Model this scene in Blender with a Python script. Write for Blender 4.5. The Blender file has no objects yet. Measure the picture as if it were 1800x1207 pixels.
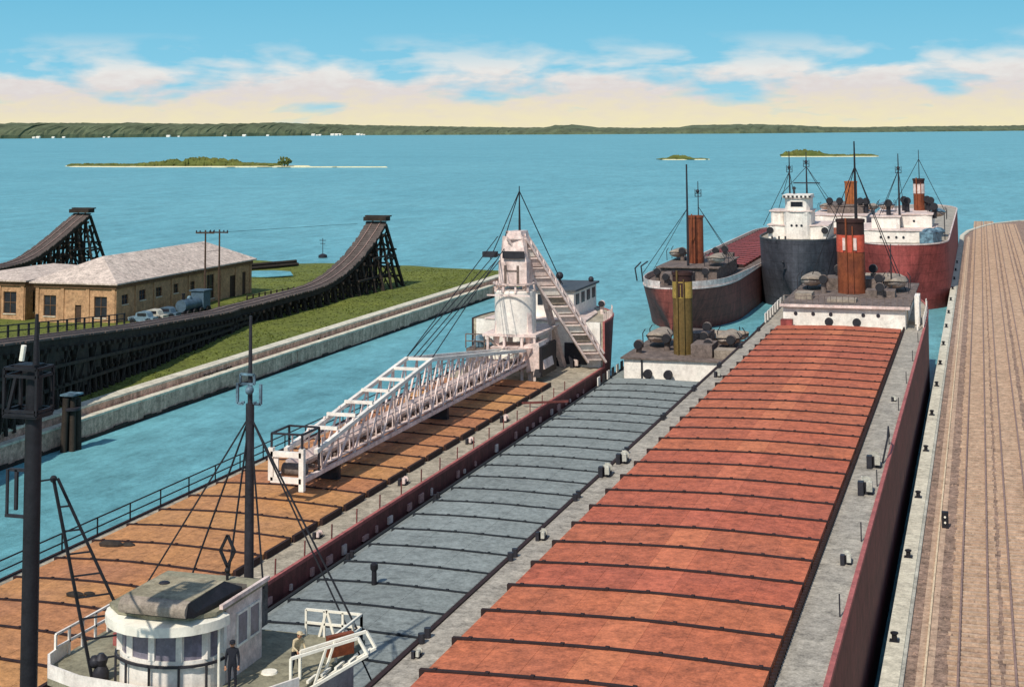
import bpy, math, random
from mathutils import Vector, Matrix
random.seed(7)
R = math.radians
scn = bpy.context.scene
# ---------------------------------------------------------------- camera (water is z=0, ships lie along +y)
CAMZ = 28.5; YAW = R(17.451); PITCH = R(4.87); ROLL = 0.0078
F = Vector((-math.sin(YAW)*math.cos(PITCH), math.cos(YAW)*math.cos(PITCH), math.sin(PITCH)))
Rt = Vector((math.cos(YAW), math.sin(YAW), 0)); Up = Rt.cross(F)
R2 = Rt*math.cos(ROLL)-Up*math.sin(ROLL); U2 = Rt*math.sin(ROLL)+Up*math.cos(ROLL)
cd = bpy.data.cameras.new('camera'); cam = bpy.data.objects.new('camera', cd); scn.collection.objects.link(cam)
cam.matrix_world = Matrix(((R2.x, U2.x, -F.x, 0), (R2.y, U2.y, -F.y, 0), (R2.z, U2.z, -F.z, CAMZ), (0, 0, 0, 1)))
cd.sensor_width = 36; cd.lens = 52; cd.shift_y = -0.3311; cd.clip_start = .5; cd.clip_end = 120000
scn.camera = cam
# ---------------------------------------------------------------- light
SUN_EL = R(47); SUN_AZ = Vector((-.14, -.99, 0)).normalized()      # horizontal direction towards the sun
sd = bpy.data.lights.new('sun', 'SUN'); sd.energy = 3.6; sd.angle = R(.6); sd.color = (1, .95, .87)
sun = bpy.data.objects.new('sun', sd); scn.collection.objects.link(sun)
to_sun = SUN_AZ*math.cos(SUN_EL)+Vector((0, 0, math.sin(SUN_EL)))
sun.rotation_euler = to_sun.to_track_quat('Z', 'Y').to_euler(); sun.location = (0, 0, 60)
vs = scn.view_settings; vs.view_transform = 'Standard'; vs.look = 'None'; vs.gamma = 1; vs.exposure = 0.06; vs.use_curve_mapping = False

def lin(h):
    h = h.lstrip('#'); o = []
    for i in (0, 2, 4):
        v = int(h[i:i+2], 16)/255; o.append(v/12.92 if v <= .04045 else ((v+.055)/1.055)**2.4)
    return (*o, 1)
class NT:
    def __init__(s, nt): s.t = nt; nt.nodes.clear()
    def n(s, typ, **kw):
        nd = s.t.nodes.new(typ)
        for k, v in kw.items():
            if k.startswith('i_'): nd.inputs[k[2:].replace('_', ' ')].default_value = v
            else: setattr(nd, k, v)
        return nd
    def l(s, a, b): s.t.links.new(a, b)
    def math(s, op, a, b=None, c=None, clamp=False):
        nd = s.n('ShaderNodeMath', operation=op, use_clamp=clamp)
        for i, v in enumerate((a, b, c)):
            if v is None: continue
            if isinstance(v, (int, float)): nd.inputs[i].default_value = v
            else: s.l(v, nd.inputs[i])
        return nd.outputs[0]
    def mix(s, f, a, b, mode='MIX'):
        nd = s.n('ShaderNodeMix', data_type='RGBA', blend_type=mode)
        for i, v in ((0, f), (6, a), (7, b)):
            if isinstance(v, (int, float, tuple)): nd.inputs[i].default_value = v
            else: s.l(v, nd.inputs[i])
        return nd.outputs[2]
    def ramp(s, f, st, interp='LINEAR'):
        nd = s.n('ShaderNodeValToRGB'); cr = nd.color_ramp; cr.interpolation = interp
        while len(cr.elements) < len(st): cr.elements.new(.5)
        for e, (p, c) in zip(cr.elements, st): e.position = p; e.color = c
        s.l(f, nd.inputs[0]); return nd.outputs[0]
    def noise(s, vec, scale, detail=3, rough=.55, dist=0):
        nd = s.n('ShaderNodeTexNoise'); nd.inputs['Scale'].default_value = scale; nd.inputs['Detail'].default_value = detail
        nd.inputs['Roughness'].default_value = rough; nd.inputs['Distortion'].default_value = dist
        if vec is not None: s.l(vec, nd.inputs['Vector'])
        return nd.outputs[0]
    def mapv(s, vec, sc=(1, 1, 1), loc=(0, 0, 0)):
        nd = s.n('ShaderNodeMapping'); nd.inputs['Scale'].default_value = sc; nd.inputs['Location'].default_value = loc
        s.l(vec, nd.inputs['Vector']); return nd.outputs[0]
# ---------------------------------------------------------------- sky
w = bpy.data.worlds.new('World'); scn.world = w; w.use_nodes = True
t = NT(w.node_tree); bg = t.n('ShaderNodeBackground'); wo = t.n('ShaderNodeOutputWorld'); t.l(bg.outputs[0], wo.inputs[0])
sky = t.n('ShaderNodeTexSky', sky_type='NISHITA', sun_disc=False, sun_elevation=SUN_EL, sun_rotation=math.atan2(SUN_AZ.x, SUN_AZ.y))
sky.air_density = 1.2; sky.dust_density = .6; sky.ozone_density = 2
tc = t.n('ShaderNodeTexCoord'); sx = t.n('ShaderNodeSeparateXYZ'); t.l(tc.outputs['Generated'], sx.inputs[0])
az = t.math('ARCTAN2', sx.outputs[0], sx.outputs[1]); z = sx.outputs[2]
cb = t.n('ShaderNodeCombineXYZ'); t.l(az, cb.inputs[0]); t.l(z, cb.inputs[1])
n1 = t.noise(t.mapv(cb.outputs[0], (13, 46, 1), (3.1, .4, 0)), 1.0, 4, .5, .2)
n2 = t.noise(t.mapv(cb.outputs[0], (60, 170, 1)), 1.0, 4, .6)
S = 8.0   # cloud and haze radiance, in the sky texture's own (physical) units before the background strength
def sc_(h, k=1): c = lin(h); return (c[0]*S*k, c[1]*S*k, c[2]*S*k, 1)
blue = t.ramp(t.math('MULTIPLY', z, 9, clamp=True), [(0, sc_('#a9d9e8')), (.4, sc_('#86cbe6')), (.8, sc_('#74bfde')), (1, sc_('#68b6dc'))])
low = t.mix(t.math('MULTIPLY', t.math('SUBTRACT', .35, z), 5, clamp=True), sky.outputs[0], blue)
# cloud bank: solid under about 1.7 degrees, broken puffs above
bank = t.math('MULTIPLY', t.math('SUBTRACT', .050, z), 20)
cm = t.math('ADD', t.math('ADD', t.math('MULTIPLY', t.math('SUBTRACT', n1, .5), 4.6), t.math('MULTIPLY', t.math('SUBTRACT', n2, .5), .5)), bank)
cm = t.math('MULTIPLY', t.math('ADD', cm, .25), 1.5, clamp=True)
cm = t.math('MULTIPLY', cm, t.math('MULTIPLY', t.math('SUBTRACT', .066, z), 38, clamp=True))
tone = t.math('ADD', t.math('MULTIPLY', z, 20), t.math('MULTIPLY', t.math('SUBTRACT', n2, .5), .6))
ccol = t.ramp(tone, [(0, sc_('#f3e7bd')), (.3, sc_('#ece0c6')), (.55, sc_('#e2d9d6')), (.85, sc_('#eceae6'))])
fin = t.mix(t.math('MULTIPLY', cm, .96), low, ccol); t.l(fin, bg.inputs[0]); bg.inputs[1].default_value = .12
# ---------------------------------------------------------------- materials
def mat(name, col, var=.18, scale=1.0, rough=.75, bump=.25, alt=None, altscale=.25, altamt=.5, metal=0, stretch=(1, 1, 1), rnd=0, streak=0, grain=.12, spec=.3, plates=0):
    m = bpy.data.materials.new(name); m.use_nodes = True; t = NT(m.node_tree)
    b = t.n('ShaderNodeBsdfPrincipled'); o = t.n('ShaderNodeOutputMaterial'); t.l(b.outputs[0], o.inputs[0])
    g = t.n('ShaderNodeNewGeometry').outputs['Position']; v = t.mapv(g, stretch)
    c = lin(col) if isinstance(col, str) else col
    if alt:
        f = t.ramp(t.noise(v, altscale, 4, .6, .4), [(.5-.22*altamt-.05, (0, 0, 0, 1)), (.5+.3*altamt, (1, 1, 1, 1))])
        c = t.mix(f, c, lin(alt))
    if rnd:
        oi = t.n('ShaderNodeObjectInfo'); hs = t.n('ShaderNodeHueSaturation'); hs.inputs['Saturation'].default_value = 1
        t.l(t.math('ADD', t.math('MULTIPLY', t.math('SUBTRACT', oi.outputs['Random'], .5), rnd*.10), .5), hs.inputs['Hue'])
        t.l(t.math('ADD', t.math('MULTIPLY', t.math('SUBTRACT', oi.outputs['Random'], .5), rnd), 1), hs.inputs['Value'])
        if isinstance(c, tuple): hs.inputs['Color'].default_value = c
        else: t.l(c, hs.inputs['Color'])
        c = hs.outputs[0]
    n = t.noise(v, scale, 6, .65)
    wear = t.ramp(t.noise(t.mapv(g, (1, 1, 1), (7, 3, 1)), .55, 7, .72, .6), [(.30, (.72, .72, .72, 1)), (.44, (1, 1, 1, 1)), (.72, (1.06, 1.06, 1.06, 1))])
    gr = t.math('MULTIPLY', t.math('ADD', t.math('ADD', t.noise(g, 11, 1, .7), t.noise(g, 3.6, 1, .7)), t.noise(g, 1.3, 1, .7)), .3333)
    val = t.math('ADD', t.math('ADD', 1, t.math('MULTIPLY', t.math('SUBTRACT', n, .5), var*4)), t.math('MULTIPLY', t.math('SUBTRACT', gr, .5), grain*15))
    if streak:
        sn = t.noise(t.mapv(g, (1.6, 1.6, .16)), 1, 4, .65)
        val = t.math('MULTIPLY', val, t.math('SUBTRACT', 1, t.math('MULTIPLY', t.math('SUBTRACT', sn, .52, None), streak*3), clamp=False))
    val = t.math('MULTIPLY', t.math('MAXIMUM', val, .15), wear)
    if plates:
        sp_ = t.n('ShaderNodeSeparateXYZ'); t.l(g, sp_.inputs[0]); cb_ = t.n('ShaderNodeCombineXYZ')
        t.l(t.math('ADD', sp_.outputs[1], sp_.outputs[0]), cb_.inputs[0]); t.l(sp_.outputs[2], cb_.inputs[1])
        bk = t.n('ShaderNodeTexBrick'); t.l(cb_.outputs[0], bk.inputs['Vector'])
        for k_, v_ in (('Scale', 1), ('Brick Width', 5.2), ('Row Height', 1.45), ('Mortar Size', .045), ('Mortar Smooth', .3)): bk.inputs[k_].default_value = v_
        bk.inputs['Color1'].default_value = (1.05,)*3+(1,); bk.inputs['Color2'].default_value = (.92,)*3+(1,); bk.inputs['Mortar'].default_value = (.62,)*3+(1,)
        val = t.math('MULTIPLY', val, bk.outputs[0])
    vm = t.n('ShaderNodeVectorMath', operation='SCALE'); t.l(val, vm.inputs['Scale'])
    if isinstance(c, tuple): vm.inputs[0].default_value = c[:3]
    else: t.l(c, vm.inputs[0])
    t.l(vm.outputs[0], b.inputs['Base Color'])
    b.inputs['Roughness'].default_value = rough; b.inputs['Metallic'].default_value = metal; b.inputs['Specular IOR Level'].default_value = spec
    if bump:
        bn = t.n('ShaderNodeBump'); bn.inputs['Strength'].default_value = bump; bn.inputs['Distance'].default_value = .10
        t.l(t.math('ADD', n, gr), bn.inputs['Height']); t.l(bn.outputs[0], b.inputs['Normal'])
    return m
M = {}
M['orange'] = mat('orange_hatch_paint', '#bb814f', .13, 1.2, .8, .3, '#ad7853', .22, .8, rnd=.20, grain=.16)
M['red'] = mat('red_hatch_paint', '#ba6545', .13, 1.1, .8, .3, '#ac6046', .2, .7, rnd=.08, grain=.18)
M['redstrip'] = mat('bright_red_hatch_paint', '#c5704e', .13, 1.1, .8, .3, '#bd6a4c', .3, .7, rnd=.12, grain=.16)
M['gray'] = mat('grey_blue_hatch_paint', '#7d827d', .12, .9, .75, .3, '#8a908b', .13, .8, rnd=.08, grain=.14)
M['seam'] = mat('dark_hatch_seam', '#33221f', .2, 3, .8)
M['seamgray'] = mat('dark_grey_seam', '#25282b', .2, 3, .8)
M['deckbeige'] = mat('weathered_beige_deck', '#ada08a', .2, 1.6, .85, .3, '#9d917c', .5, .6, grain=.2)
M['deckgray'] = mat('weathered_grey_deck', '#aaa08f', .16, 1.6, .85, .3, '#9a9183', .3, .6, grain=.2)
M['deckolive'] = mat('olive_grey_deck', '#868069', .14, 1.6, .85, .3, '#928b73', .4, .6, grain=.14)
M['maroon'] = mat('maroon_hull_paint', '#733f3a', .25, .8, .65, .2, '#5e3430', .3, .7, streak=.5, plates=1)
M['redhull'] = mat('red_hull_paint', '#9c4842', .2, .8, .65, .2, '#87403a', .3, .7, streak=.45, plates=1)
M['brownhull'] = mat('brown_hull_paint', '#84443a', .2, .8, .65, .2, '#703a32', .3, .7, streak=.5, plates=1)
M['blackhull'] = mat('black_hull_paint', '#4b4a4f', .2, .8, .6, .2, '#3c3b40', .3, .7, streak=.4, plates=1)
M['grayhull'] = mat('dark_grey_hull_paint', '#4a4c4e', .2, .8, .6, .2)
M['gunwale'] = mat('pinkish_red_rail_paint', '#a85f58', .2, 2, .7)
M['white'] = mat('off_white_paint', '#f0e7d8', .07, 1.2, .6, .15, '#e0d4c6', .6, .5, streak=.14, grain=.07)
M['pinkwhite'] = mat('pinkish_white_steel_paint', '#e2cfc3', .14, 1.3, .6, .2, '#cfb4a8', .7, .6, grain=.12)
M['cream'] = mat('cream_paint', '#eee6d2', .05, 1.4, .6, .15, streak=.08, grain=.045)
M['glass'] = mat('dark_window_glass', '#2b2d33', .3, 1.5, .2, 0, spec=.6)
M['lilac'] = mat('lilac_grey_window', '#77707a', .2, 2, .3, 0, spec=.6)
M['black'] = mat('black_paint', '#211f22', .25, 2, .55, .2)
M['darkwood'] = mat('creosoted_timber', '#2e2823', .3, 2, .9, .5, '#3c332a', .8, .6, stretch=(1, 1, .4))
M['trackwood'] = mat('weathered_track_timber', '#655952', .25, 2.2, .9, .5, '#504640', .5, .7, stretch=(2, .5, 1))
M['darksteel'] = mat('dark_steel', '#2e2c30', .2, 2, .5, .2)
M['bluesteel'] = mat('blue_black_steel', '#3a4853', .25, 2, .45, .2, '#6f8c98', 1.2, .4)
M['rustystack'] = mat('rust_brown_stack_paint', '#8a4a2b', .25, 1.2, .7, .2, '#6f3a26', .5, .7, streak=.3)
M['orangestack'] = mat('orange_brown_stack_paint', '#b06a3a', .2, 1.2, .7, .2, '#96552f', .5, .7, streak=.3)
M['redband'] = mat('red_band_paint', '#c4553f', .15, 1.2, .7, .2, streak=.2)
M['olivestack'] = mat('olive_yellow_stack_paint', '#6f5830', .2, 1.2, .7, .2, '#5f502b', .5, .7, streak=.3)
M['yellowband'] = mat('yellow_band_paint', '#a58a45', .15, 1.2, .7, .2, streak=.2)
M['blackstack'] = mat('sooty_stack_top', '#3b2622', .25, 1.2, .8, .2)
M['roofbrown'] = mat('grimy_brown_roof_deck', '#7b6c63', .25, 1.4, .85, .3, '#64574f', .5, .7, grain=.2)
M['canvas'] = mat('grey_canvas', '#a59684', .22, 1.5, .9, .4, '#8d7f70', .6, .7, grain=.16)
M['canvastop'] = mat('worn_olive_canvas', '#a4987e', .2, 1.5, .9, .4, '#8f846b', .6, .7, grain=.16)
M['concrete'] = mat('quay_concrete', '#cdaa93', .2, 1.0, .9, .4, '#b8957e', .22, .8, streak=.5, grain=.2)
M['cap'] = mat('pale_concrete_cap', '#d9d0b8', .13, .8, .85, .3, '#c4bba6', .4, .7, grain=.14)
M['capgray'] = mat('grey_pale_concrete', '#bdb9aa', .16, .8, .85, .3, '#a9a394', .3, .7, grain=.14)
M['ballast'] = mat('brown_dock_ballast', '#9c8170', .22, 2.4, .95, .7, '#86705f', .35, .8, grain=.28)
M['rail'] = mat('rusty_rail', '#91766a', .2, 4, .6, .2)
M['railpale'] = mat('pale_crane_rail', '#dcc3a0', .1, 4, .6, .1)
M['sleeper'] = mat('brown_sleeper', '#c9ad92', .25, 3, .9, .4, '#aa8d76', 1.5, .7)
M['brick'] = mat('tan_brick', '#bf966e', .14, 2.0, .9, .4, '#ad8460', .5, .7, grain=.16)
M['roofpink'] = mat('pinkish_grey_roofing', '#cfbcab', .12, 1.4, .9, .5, '#bdaa9b', .4, .7, grain=.2)
M['trim'] = mat('brown_roof_trim', '#7a5a40', .15, 2, .8, .2)
M['pole'] = mat('weathered_pole_wood', '#4b3a2e', .25, 3, .9, .3)
M['rope'] = mat('dark_rigging', '#26262a', .1, 3, .8, 0)
M['tan'] = mat('tan_cloth', '#c4b08c', .2, 6, .9, .2)
M['navy'] = mat('dark_blue_cloth', '#23242b', .15, 6, .9, .2)
M['skin'] = mat('skin', '#b98464', .08, 6, .6, .05)
M['tyre'] = mat('tyre_rubber', '#1c1c1c', .1, 6, .9, .1)
M['carblue'] = mat('pale_blue_car_paint', '#6d828c', .15, 2, .45, .1)
M['cardark'] = mat('blue_grey_car_paint', '#4d606c', .15, 2, .45, .1)
M['rustpipe'] = mat('fender_paint', '#b98d84', .22, 4, .7, .2)
def water_mat():
    m = bpy.data.materials.new('lake_water'); m.use_nodes = True; t = NT(m.node_tree)
    b = t.n('ShaderNodeBsdfPrincipled'); o = t.n('ShaderNodeOutputMaterial'); t.l(b.outputs[0], o.inputs[0])
    g = t.n('ShaderNodeNewGeometry').outputs['Position']
    v = t.mapv(g, (.6, .5, 1))
    a = t.noise(t.mapv(g, (.006, .006, 1)), 1, 5, .7, 1); f = t.noise(v, .5, 8, .85); ff = t.noise(t.mapv(g, (1, .3, 1)), .11, 9, .95)
    c = t.mix(t.ramp(a, [(.35, (0, 0, 0, 1)), (.65, (1, 1, 1, 1))]), lin('#649da3'), lin('#70a9ae'))
    sp = t.n('ShaderNodeSeparateXYZ'); t.l(g, sp.inputs[0])
    val = t.math('ADD', .86, t.math('ADD', t.math('MULTIPLY', t.math('SUBTRACT', f, .5), 1.6), t.math('MULTIPLY', t.math('SUBTRACT', ff, .5), 2.4)))
    val = t.math('ADD', val, .14)
    vm = t.n('ShaderNodeVectorMath', operation='SCALE'); t.l(c, vm.inputs[0]); t.l(val, vm.inputs['Scale'])
    t.l(vm.outputs[0], b.inputs['Base Color']); b.inputs['Roughness'].default_value = .34; b.inputs['IOR'].default_value = 1.22
    b.inputs['Specular IOR Level'].default_value = .22
    bn = t.n('ShaderNodeBump'); bn.inputs['Strength'].default_value = .7; bn.inputs['Distance'].default_value = .25
    t.l(t.math('ADD', f, t.math('MULTIPLY', ff, .4)), bn.inputs['Height']); t.l(bn.outputs[0], b.inputs['Normal'])
    return m
M['water'] = water_mat()
M['grass'] = mat('grass_green', '#5a6228', .25, .5, .95, .6, '#6c702b', .07, .9, grain=.25)
M['tuft'] = mat('grass_blades', '#656d2c', .3, 1, .95, 0, '#586228', .2, .9)
M['shore'] = mat('far_wooded_shore', '#565e44', .5, .01, 1, 0, '#5f654a', .004, .9, grain=0)
M['brush'] = mat('island_brush', '#4f5a2a', .35, .12, 1, 0, '#6b6a33', .05, .9, grain=0)
M['sand'] = mat('pale_sand', '#d8cfa8', .1, .1, 1, 0)
# ---------------------------------------------------------------- mesh tools
class MB:
    def __init__(s): s.v = []; s.f = []; s.m = []; s.mi = 0; s.smooth = False; s.sm = []
    def add(s, vs, fs):
        o = len(s.v); s.v += [tuple(v) for v in vs]
        for f in fs: s.f.append([i+o for i in f]); s.m.append(s.mi); s.sm.append(s.smooth)
        return s
    def box(s, x0, x1, y0, y1, z0, z1):
        return s.add([(x0, y0, z0), (x1, y0, z0), (x1, y1, z0), (x0, y1, z0), (x0, y0, z1), (x1, y0, z1), (x1, y1, z1), (x0, y1, z1)],
                     [(0, 3, 2, 1), (4, 5, 6, 7), (0, 1, 5, 4), (1, 2, 6, 5), (2, 3, 7, 6), (3, 0, 4, 7)])
    def prism(s, pts, z0, z1):
        n = len(pts); top = [(p[0], p[1], z1 if not callable(z1) else z1(*p[:2])) for p in pts]
        return s.add([(p[0], p[1], z0) for p in pts]+top, [tuple(range(n-1, -1, -1)), tuple(range(n, 2*n))]+[(i, (i+1) % n, n+(i+1) % n, n+i) for i in range(n)])
    def bar(s, p, q, r, n=4, r2=None):
        p = Vector(p); q = Vector(q); d = (q-p).normalized(); a = d.cross(Vector((0, 0, 1)))
        if a.length < 1e-3: a = Vector((1, 0, 0))
        a.normalize(); b = d.cross(a).normalized(); r2 = r if r2 is None else r2; k = math.pi/4 if n == 4 else 0
        rr = 1.414 if n == 4 else 1; V = []
        for c, rad in ((p, r*rr), (q, r2*rr)):
            for i in range(n):
                an = k+2*math.pi*i/n; V.append(c+a*math.cos(an)*rad+b*math.sin(an)*rad)
        sm = s.smooth; s.smooth = n > 6
        s.add(V, [(i, (i+1) % n, n+(i+1) % n, n+i) for i in range(n)]); s.smooth = False
        s.add(V, [tuple(range(n-1, -1, -1)), tuple(range(n, 2*n))]); s.smooth = sm
        return s
    def path(s, pts, r, n=4):
        for a, b in zip(pts, pts[1:]): s.bar(a, b, r, n)
        return s
    def loft(s, rings, caps=True, closed=True):
        n = len(rings[0]); V = [p for r in rings for p in r]; Fs = []
        for k in range(len(rings)-1):
            for i in range(n if closed else n-1): Fs.append((k*n+i, k*n+(i+1) % n, (k+1)*n+(i+1) % n, (k+1)*n+i))
        if caps: Fs += [tuple(range(n-1, -1, -1)), tuple(range((len(rings)-1)*n, len(rings)*n))]
        return s.add(V, Fs)
    def lathe(s, c, prof, n=20, sx=1, sy=1):
        sm = s.smooth; s.smooth = True
        s.loft([[(c[0]+r*sx*math.cos(2*math.pi*i/n), c[1]+r*sy*math.sin(2*math.pi*i/n), c[2]+z) for i in range(n)] for r, z in prof]); s.smooth = sm
        return s
    def ball(s, c, r, sx=1, sy=1, sz=1, n=12):
        k = n//2+1
        return s.lathe(c, [(max(.001, r*math.sin(math.pi*i/k)), -r*sz*math.cos(math.pi*i/k)) for i in range(k+1)], n, sx, sy)
ROOT = {}
def build(name, mb, mats, parent=None, **props):
    me = bpy.data.meshes.new(name); o = bpy.data.objects.new(name, me); scn.collection.objects.link(o)
    org = Vector((0, 0, 0))
    if parent is not None: org = ROOT[parent.name]; o.parent = parent
    elif 'org' in props: org = Vector(props.pop('org')); o.location = org
    ROOT[o.name] = org
    me.from_pydata([(v[0]-org[0], v[1]-org[1], v[2]-org[2]) for v in mb.v], [], mb.f)
    if not isinstance(mats, (list, tuple)): mats = [mats]
    for m in mats: me.materials.append(M[m])
    me.polygons.foreach_set('material_index', mb.m); me.polygons.foreach_set('use_smooth', mb.sm); me.update()
    for k, v in props.items(): o[k] = v
    if any(mb.sm): me.set_sharp_from_angle(angle=R(38))
    return o
def thing(name, label, cat, loc, group=None):
    o = bpy.data.objects.new(name, None); scn.collection.objects.link(o); o.location = loc; o.empty_display_size = .5
    o['label'] = label; o['category'] = cat; ROOT[o.name] = Vector(loc)
    if group: o['group'] = group
    return o
def copy_thing(src, loc, label, kids=True):
    r = src.copy(); scn.collection.objects.link(r); r.location = loc; r['label'] = label; ROOT[r.name] = Vector(loc)
    def rec(a, b):
        for ch in a.children:
            c = ch.copy(); scn.collection.objects.link(c); c.parent = b; rec(ch, c)
    if kids: rec(src, r)
    return r
# ================================================================ SETTING
mb = MB()
xs = [-40000, -6000, -1200, -400, -150, 0, 150, 600, 3000, 40000]; ys = [-2000, -100, 60, 150, 300, 600, 1500, 4000, 12000, 60000]
for i in range(9):
    for j in range(9): mb.add([(xs[i], ys[j], 0), (xs[i+1], ys[j], 0), (xs[i+1], ys[j+1], 0), (xs[i], ys[j+1], 0)], [(0, 1, 2, 3)])
build('water', mb, 'water', kind='structure')
# land behind the quay wall
def hgt(x, y): return 2.82+.10*math.sin(x*.31+y*.17)+.08*math.sin(y*.43-x*.12)
mb = MB(); xl = -82.9; N = 60
def far_edge(x): return 263+(-82.9-x)*.13+math.sin(x*.4)*.8 if x > -150 else 232+math.sin(x*.3)*1.2
cols = []
for i in range(90):
    x = xl-(0 if i == 0 else (i*1.0 if i < 70 else 70+(i-70)*20)); fe = far_edge(x); col = []
    for j in range(111):
        y = -60+(fe+60)*(j/110); col.append((x, y, hgt(x, y) if 0 < i else 2.78))
    col.append((x, fe+1.2, -.4)); cols.append(col)
mb.smooth = True; mb.loft(cols, caps=False, closed=False)
for f in mb.f: f.reverse()
build('lawn', mb, 'grass', kind='structure')
mb = MB()
rr = random.Random(3)
for _ in range(12000):
    x = -83.3-abs(rr.gauss(0, 26)); y = rr.uniform(95, 262)
    if -127 < x < -109 and 174 < y < 222 or (-125 > x > -132 and 238 < y < 252): continue
    if y > far_edge(x)-1: continue
    zz = hgt(x, y)-.03
    for k in range(3):
        a = rr.uniform(0, 6.28); h = rr.uniform(.05, .16); dx, dy = math.cos(a)*.16, math.sin(a)*.16
        mb.add([(x-dx, y-dy, zz), (x+dx, y+dy, zz), (x+rr.uniform(-.15, .15), y+rr.uniform(-.15, .15), zz+h)], [(0, 1, 2)])
build('grass', mb, 'tuft', kind='stuff', label='short rough grass growing over the land behind the quay', category='grass')
mb = MB(); mb.prism([(-132.5, 244), (-128.6, 249.5), (-125.5, 251), (-121.6, 249.8), (-118, 243.5), (-121, 240), (-126, 239.2)], 2.9, 3.03)
build('pond_water', mb, 'water', kind='structure')
tb = thing('timber_pile', 'long dark stack of timber lying on the grass beside the small pool', 'timber', (-128, 257, 2.9))
mb = MB(); mb.bar((-132, 251.5, 3.2), (-126.6, 262.8, 3.2), .32, 8); build('log', mb, 'darkwood', tb)
mb = MB(); mb.bar((-131.2, 251.2, 3.2), (-125.9, 262, 3.2), .3, 8); build('log', mb, 'darkwood', tb)
mb = MB(); mb.bar((-131.6, 251.6, 3.75), (-126.3, 262, 3.75), .3, 8); build('log', mb, 'darkwood', tb)
# far shore
prof = [(-14000, 7000, 90), (-9000, 7300, 96), (-7000, 7600, 104), (-5895, 7963, 100), (-5594, 8510, 99), (-5307, 9033, 90), (-4972, 9644, 96), (-4603, 10316, 77), (-3929, 9788, 63), (-3063, 9109, 48), (-2677, 8848, 45), (-2612, 8818, 59), (-2486, 8759, 61), (-2362, 8701, 43), (-1985, 8526, 37), (-1723, 8404, 38), (-1632, 8361, 50), (-1265, 8190, 53), (-1045, 8428, 45), (-875, 8613, 34), (-699, 8804, 30), (-395, 9134, 34), (127, 9700, 33), (265, 9850, 36), (1500, 10400, 36), (6000, 12000, 45), (14000, 16000, 60)]
mb = MB(); rr = random.Random(5); cols = []
for (x0, y0, h0), (x1, y1, h1) in zip(prof, prof[1:]):
    n = max(2, int(math.hypot(x1-x0, y1-y0)/22))
    for k in range(n):
        a = k/n; x = x0+(x1-x0)*a; y = y0+(y1-y0)*a; h = (h0+(h1-h0)*a)*(1+rr.uniform(-.045, .045)); j = lambda s: rr.uniform(-s, s)
        cols.append([(x, y, -2), (x+j(6), y+8+j(6), h*.22+j(4)), (x+j(9), y+60+j(20), h*.5+j(5)), (x+j(9), y+180+j(30), h*.78+j(4)), (x, y+400, h+j(1)), (x, y+900, h*.8), (x, y+1500, -2)])
mb.loft(cols, caps=False, closed=False)
for f in mb.f: f.reverse()
build('hills', mb, 'shore', kind='structure')
rr = random.Random(9); src = None
for k, px in enumerate([60, 66, 91, 108, 175, 183, 283, 303, 386, 420, 465, 552, 561, 566, 590, 598, 604, 610, 642, 650, 656]):
    a = (px-50)/600; x = -5803+a*(-4300+5803); y = 8129+a*(10000-8129); sc = rr.choice([9, 12, 16])
    if src is None or sc > 0:
        h = build('lakeside_house', MB().prism([(x, y-30), (x+sc*1.6, y-30), (x+sc*1.6, y-30+sc), (x, y-30+sc)], 0, sc*.55), 'white', org=(x, y-30, 0))
        rf = MB(); z0 = sc*.55; rf.add([(x-1, y-31, z0), (x+sc*1.6+1, y-31, z0), (x+sc*1.6+1, y-29+sc, z0), (x-1, y-29+sc, z0), (x-1, y-30+sc/2, z0*1.6), (x+sc*1.6+1, y-30+sc/2, z0*1.6)], [(0, 1, 5, 4), (2, 3, 4, 5), (3, 0, 4), (1, 2, 5)])
        r_ = build('roof', rf, 'cream', h)
    h['label'] = 'tiny white house at the foot of the wooded far shore'; h['category'] = 'house'; h['group'] = 'white houses along the far shore'
# islands
def island(pts_c, L_, W_, seed, hb, nb, lab, treeless=False):
    cx, cy = pts_c; rr = random.Random(seed); mb = MB(); n = 60; ring = []
    for i in range(n):
        a = 2*math.pi*i/n; k = 1+.10*math.sin(3*a+seed)+.06*math.sin(7*a); ring.append((cx+math.cos(a)*L_*k, cy+math.sin(a)*W_*k))
    mb.loft([[(x, y, -.5) for x, y in ring], [(cx+(x-cx)*.97, cy+(y-cy)*.9, .7) for x, y in ring]])
    build('island', mb, 'sand', kind='structure')
    mb = MB()
    for _ in range(nb):
        a = rr.uniform(-1, 1); x = cx+a*L_*.86; y = cy+rr.uniform(-.6, .8)*W_*math.sqrt(1-a*a*.8)
        h = hb*(.35+.65*max(0, math.sin(a*2.3+seed))**2)*rr.uniform(.5, 1.1)
        for q in range(5):
            rx = rr.uniform(1.0, 3.6); r0 = [(x+rr.uniform(-5, 5)+rx*math.cos(t_)*rr.uniform(.8, 1.2), y+rx*math.sin(t_), .5) for t_ in [i*1.05 for i in range(6)]]
            c = (sum(p[0] for p in r0)/6, sum(p[1] for p in r0)/6)
            mb.loft([r0, [(c[0]+(p[0]-c[0])*1.1, c[1]+(p[1]-c[1])*1.1, h*.6*rr.uniform(.8, 1.2)) for p in r0], [(c[0]+(p[0]-c[0])*.4, c[1]+(p[1]-c[1])*.4, h*rr.uniform(.6, 1.25)) for p in r0]])
    build('island_shrubbery', mb, 'brush', kind='stuff', label=lab, category='brush')
island((-655, 1120), 112, 26, 1, 6.3, 240, 'green brush covering the long low island off the left land')
island((-520, 1092), 78, 3.5, 4, .9, 10, 'sparse brush on the thin sand spit trailing off the island')
island((-263, 1360), 23, 8, 2, 4, 40, 'low brush on the smaller sandy islet behind the brown ship')
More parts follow.
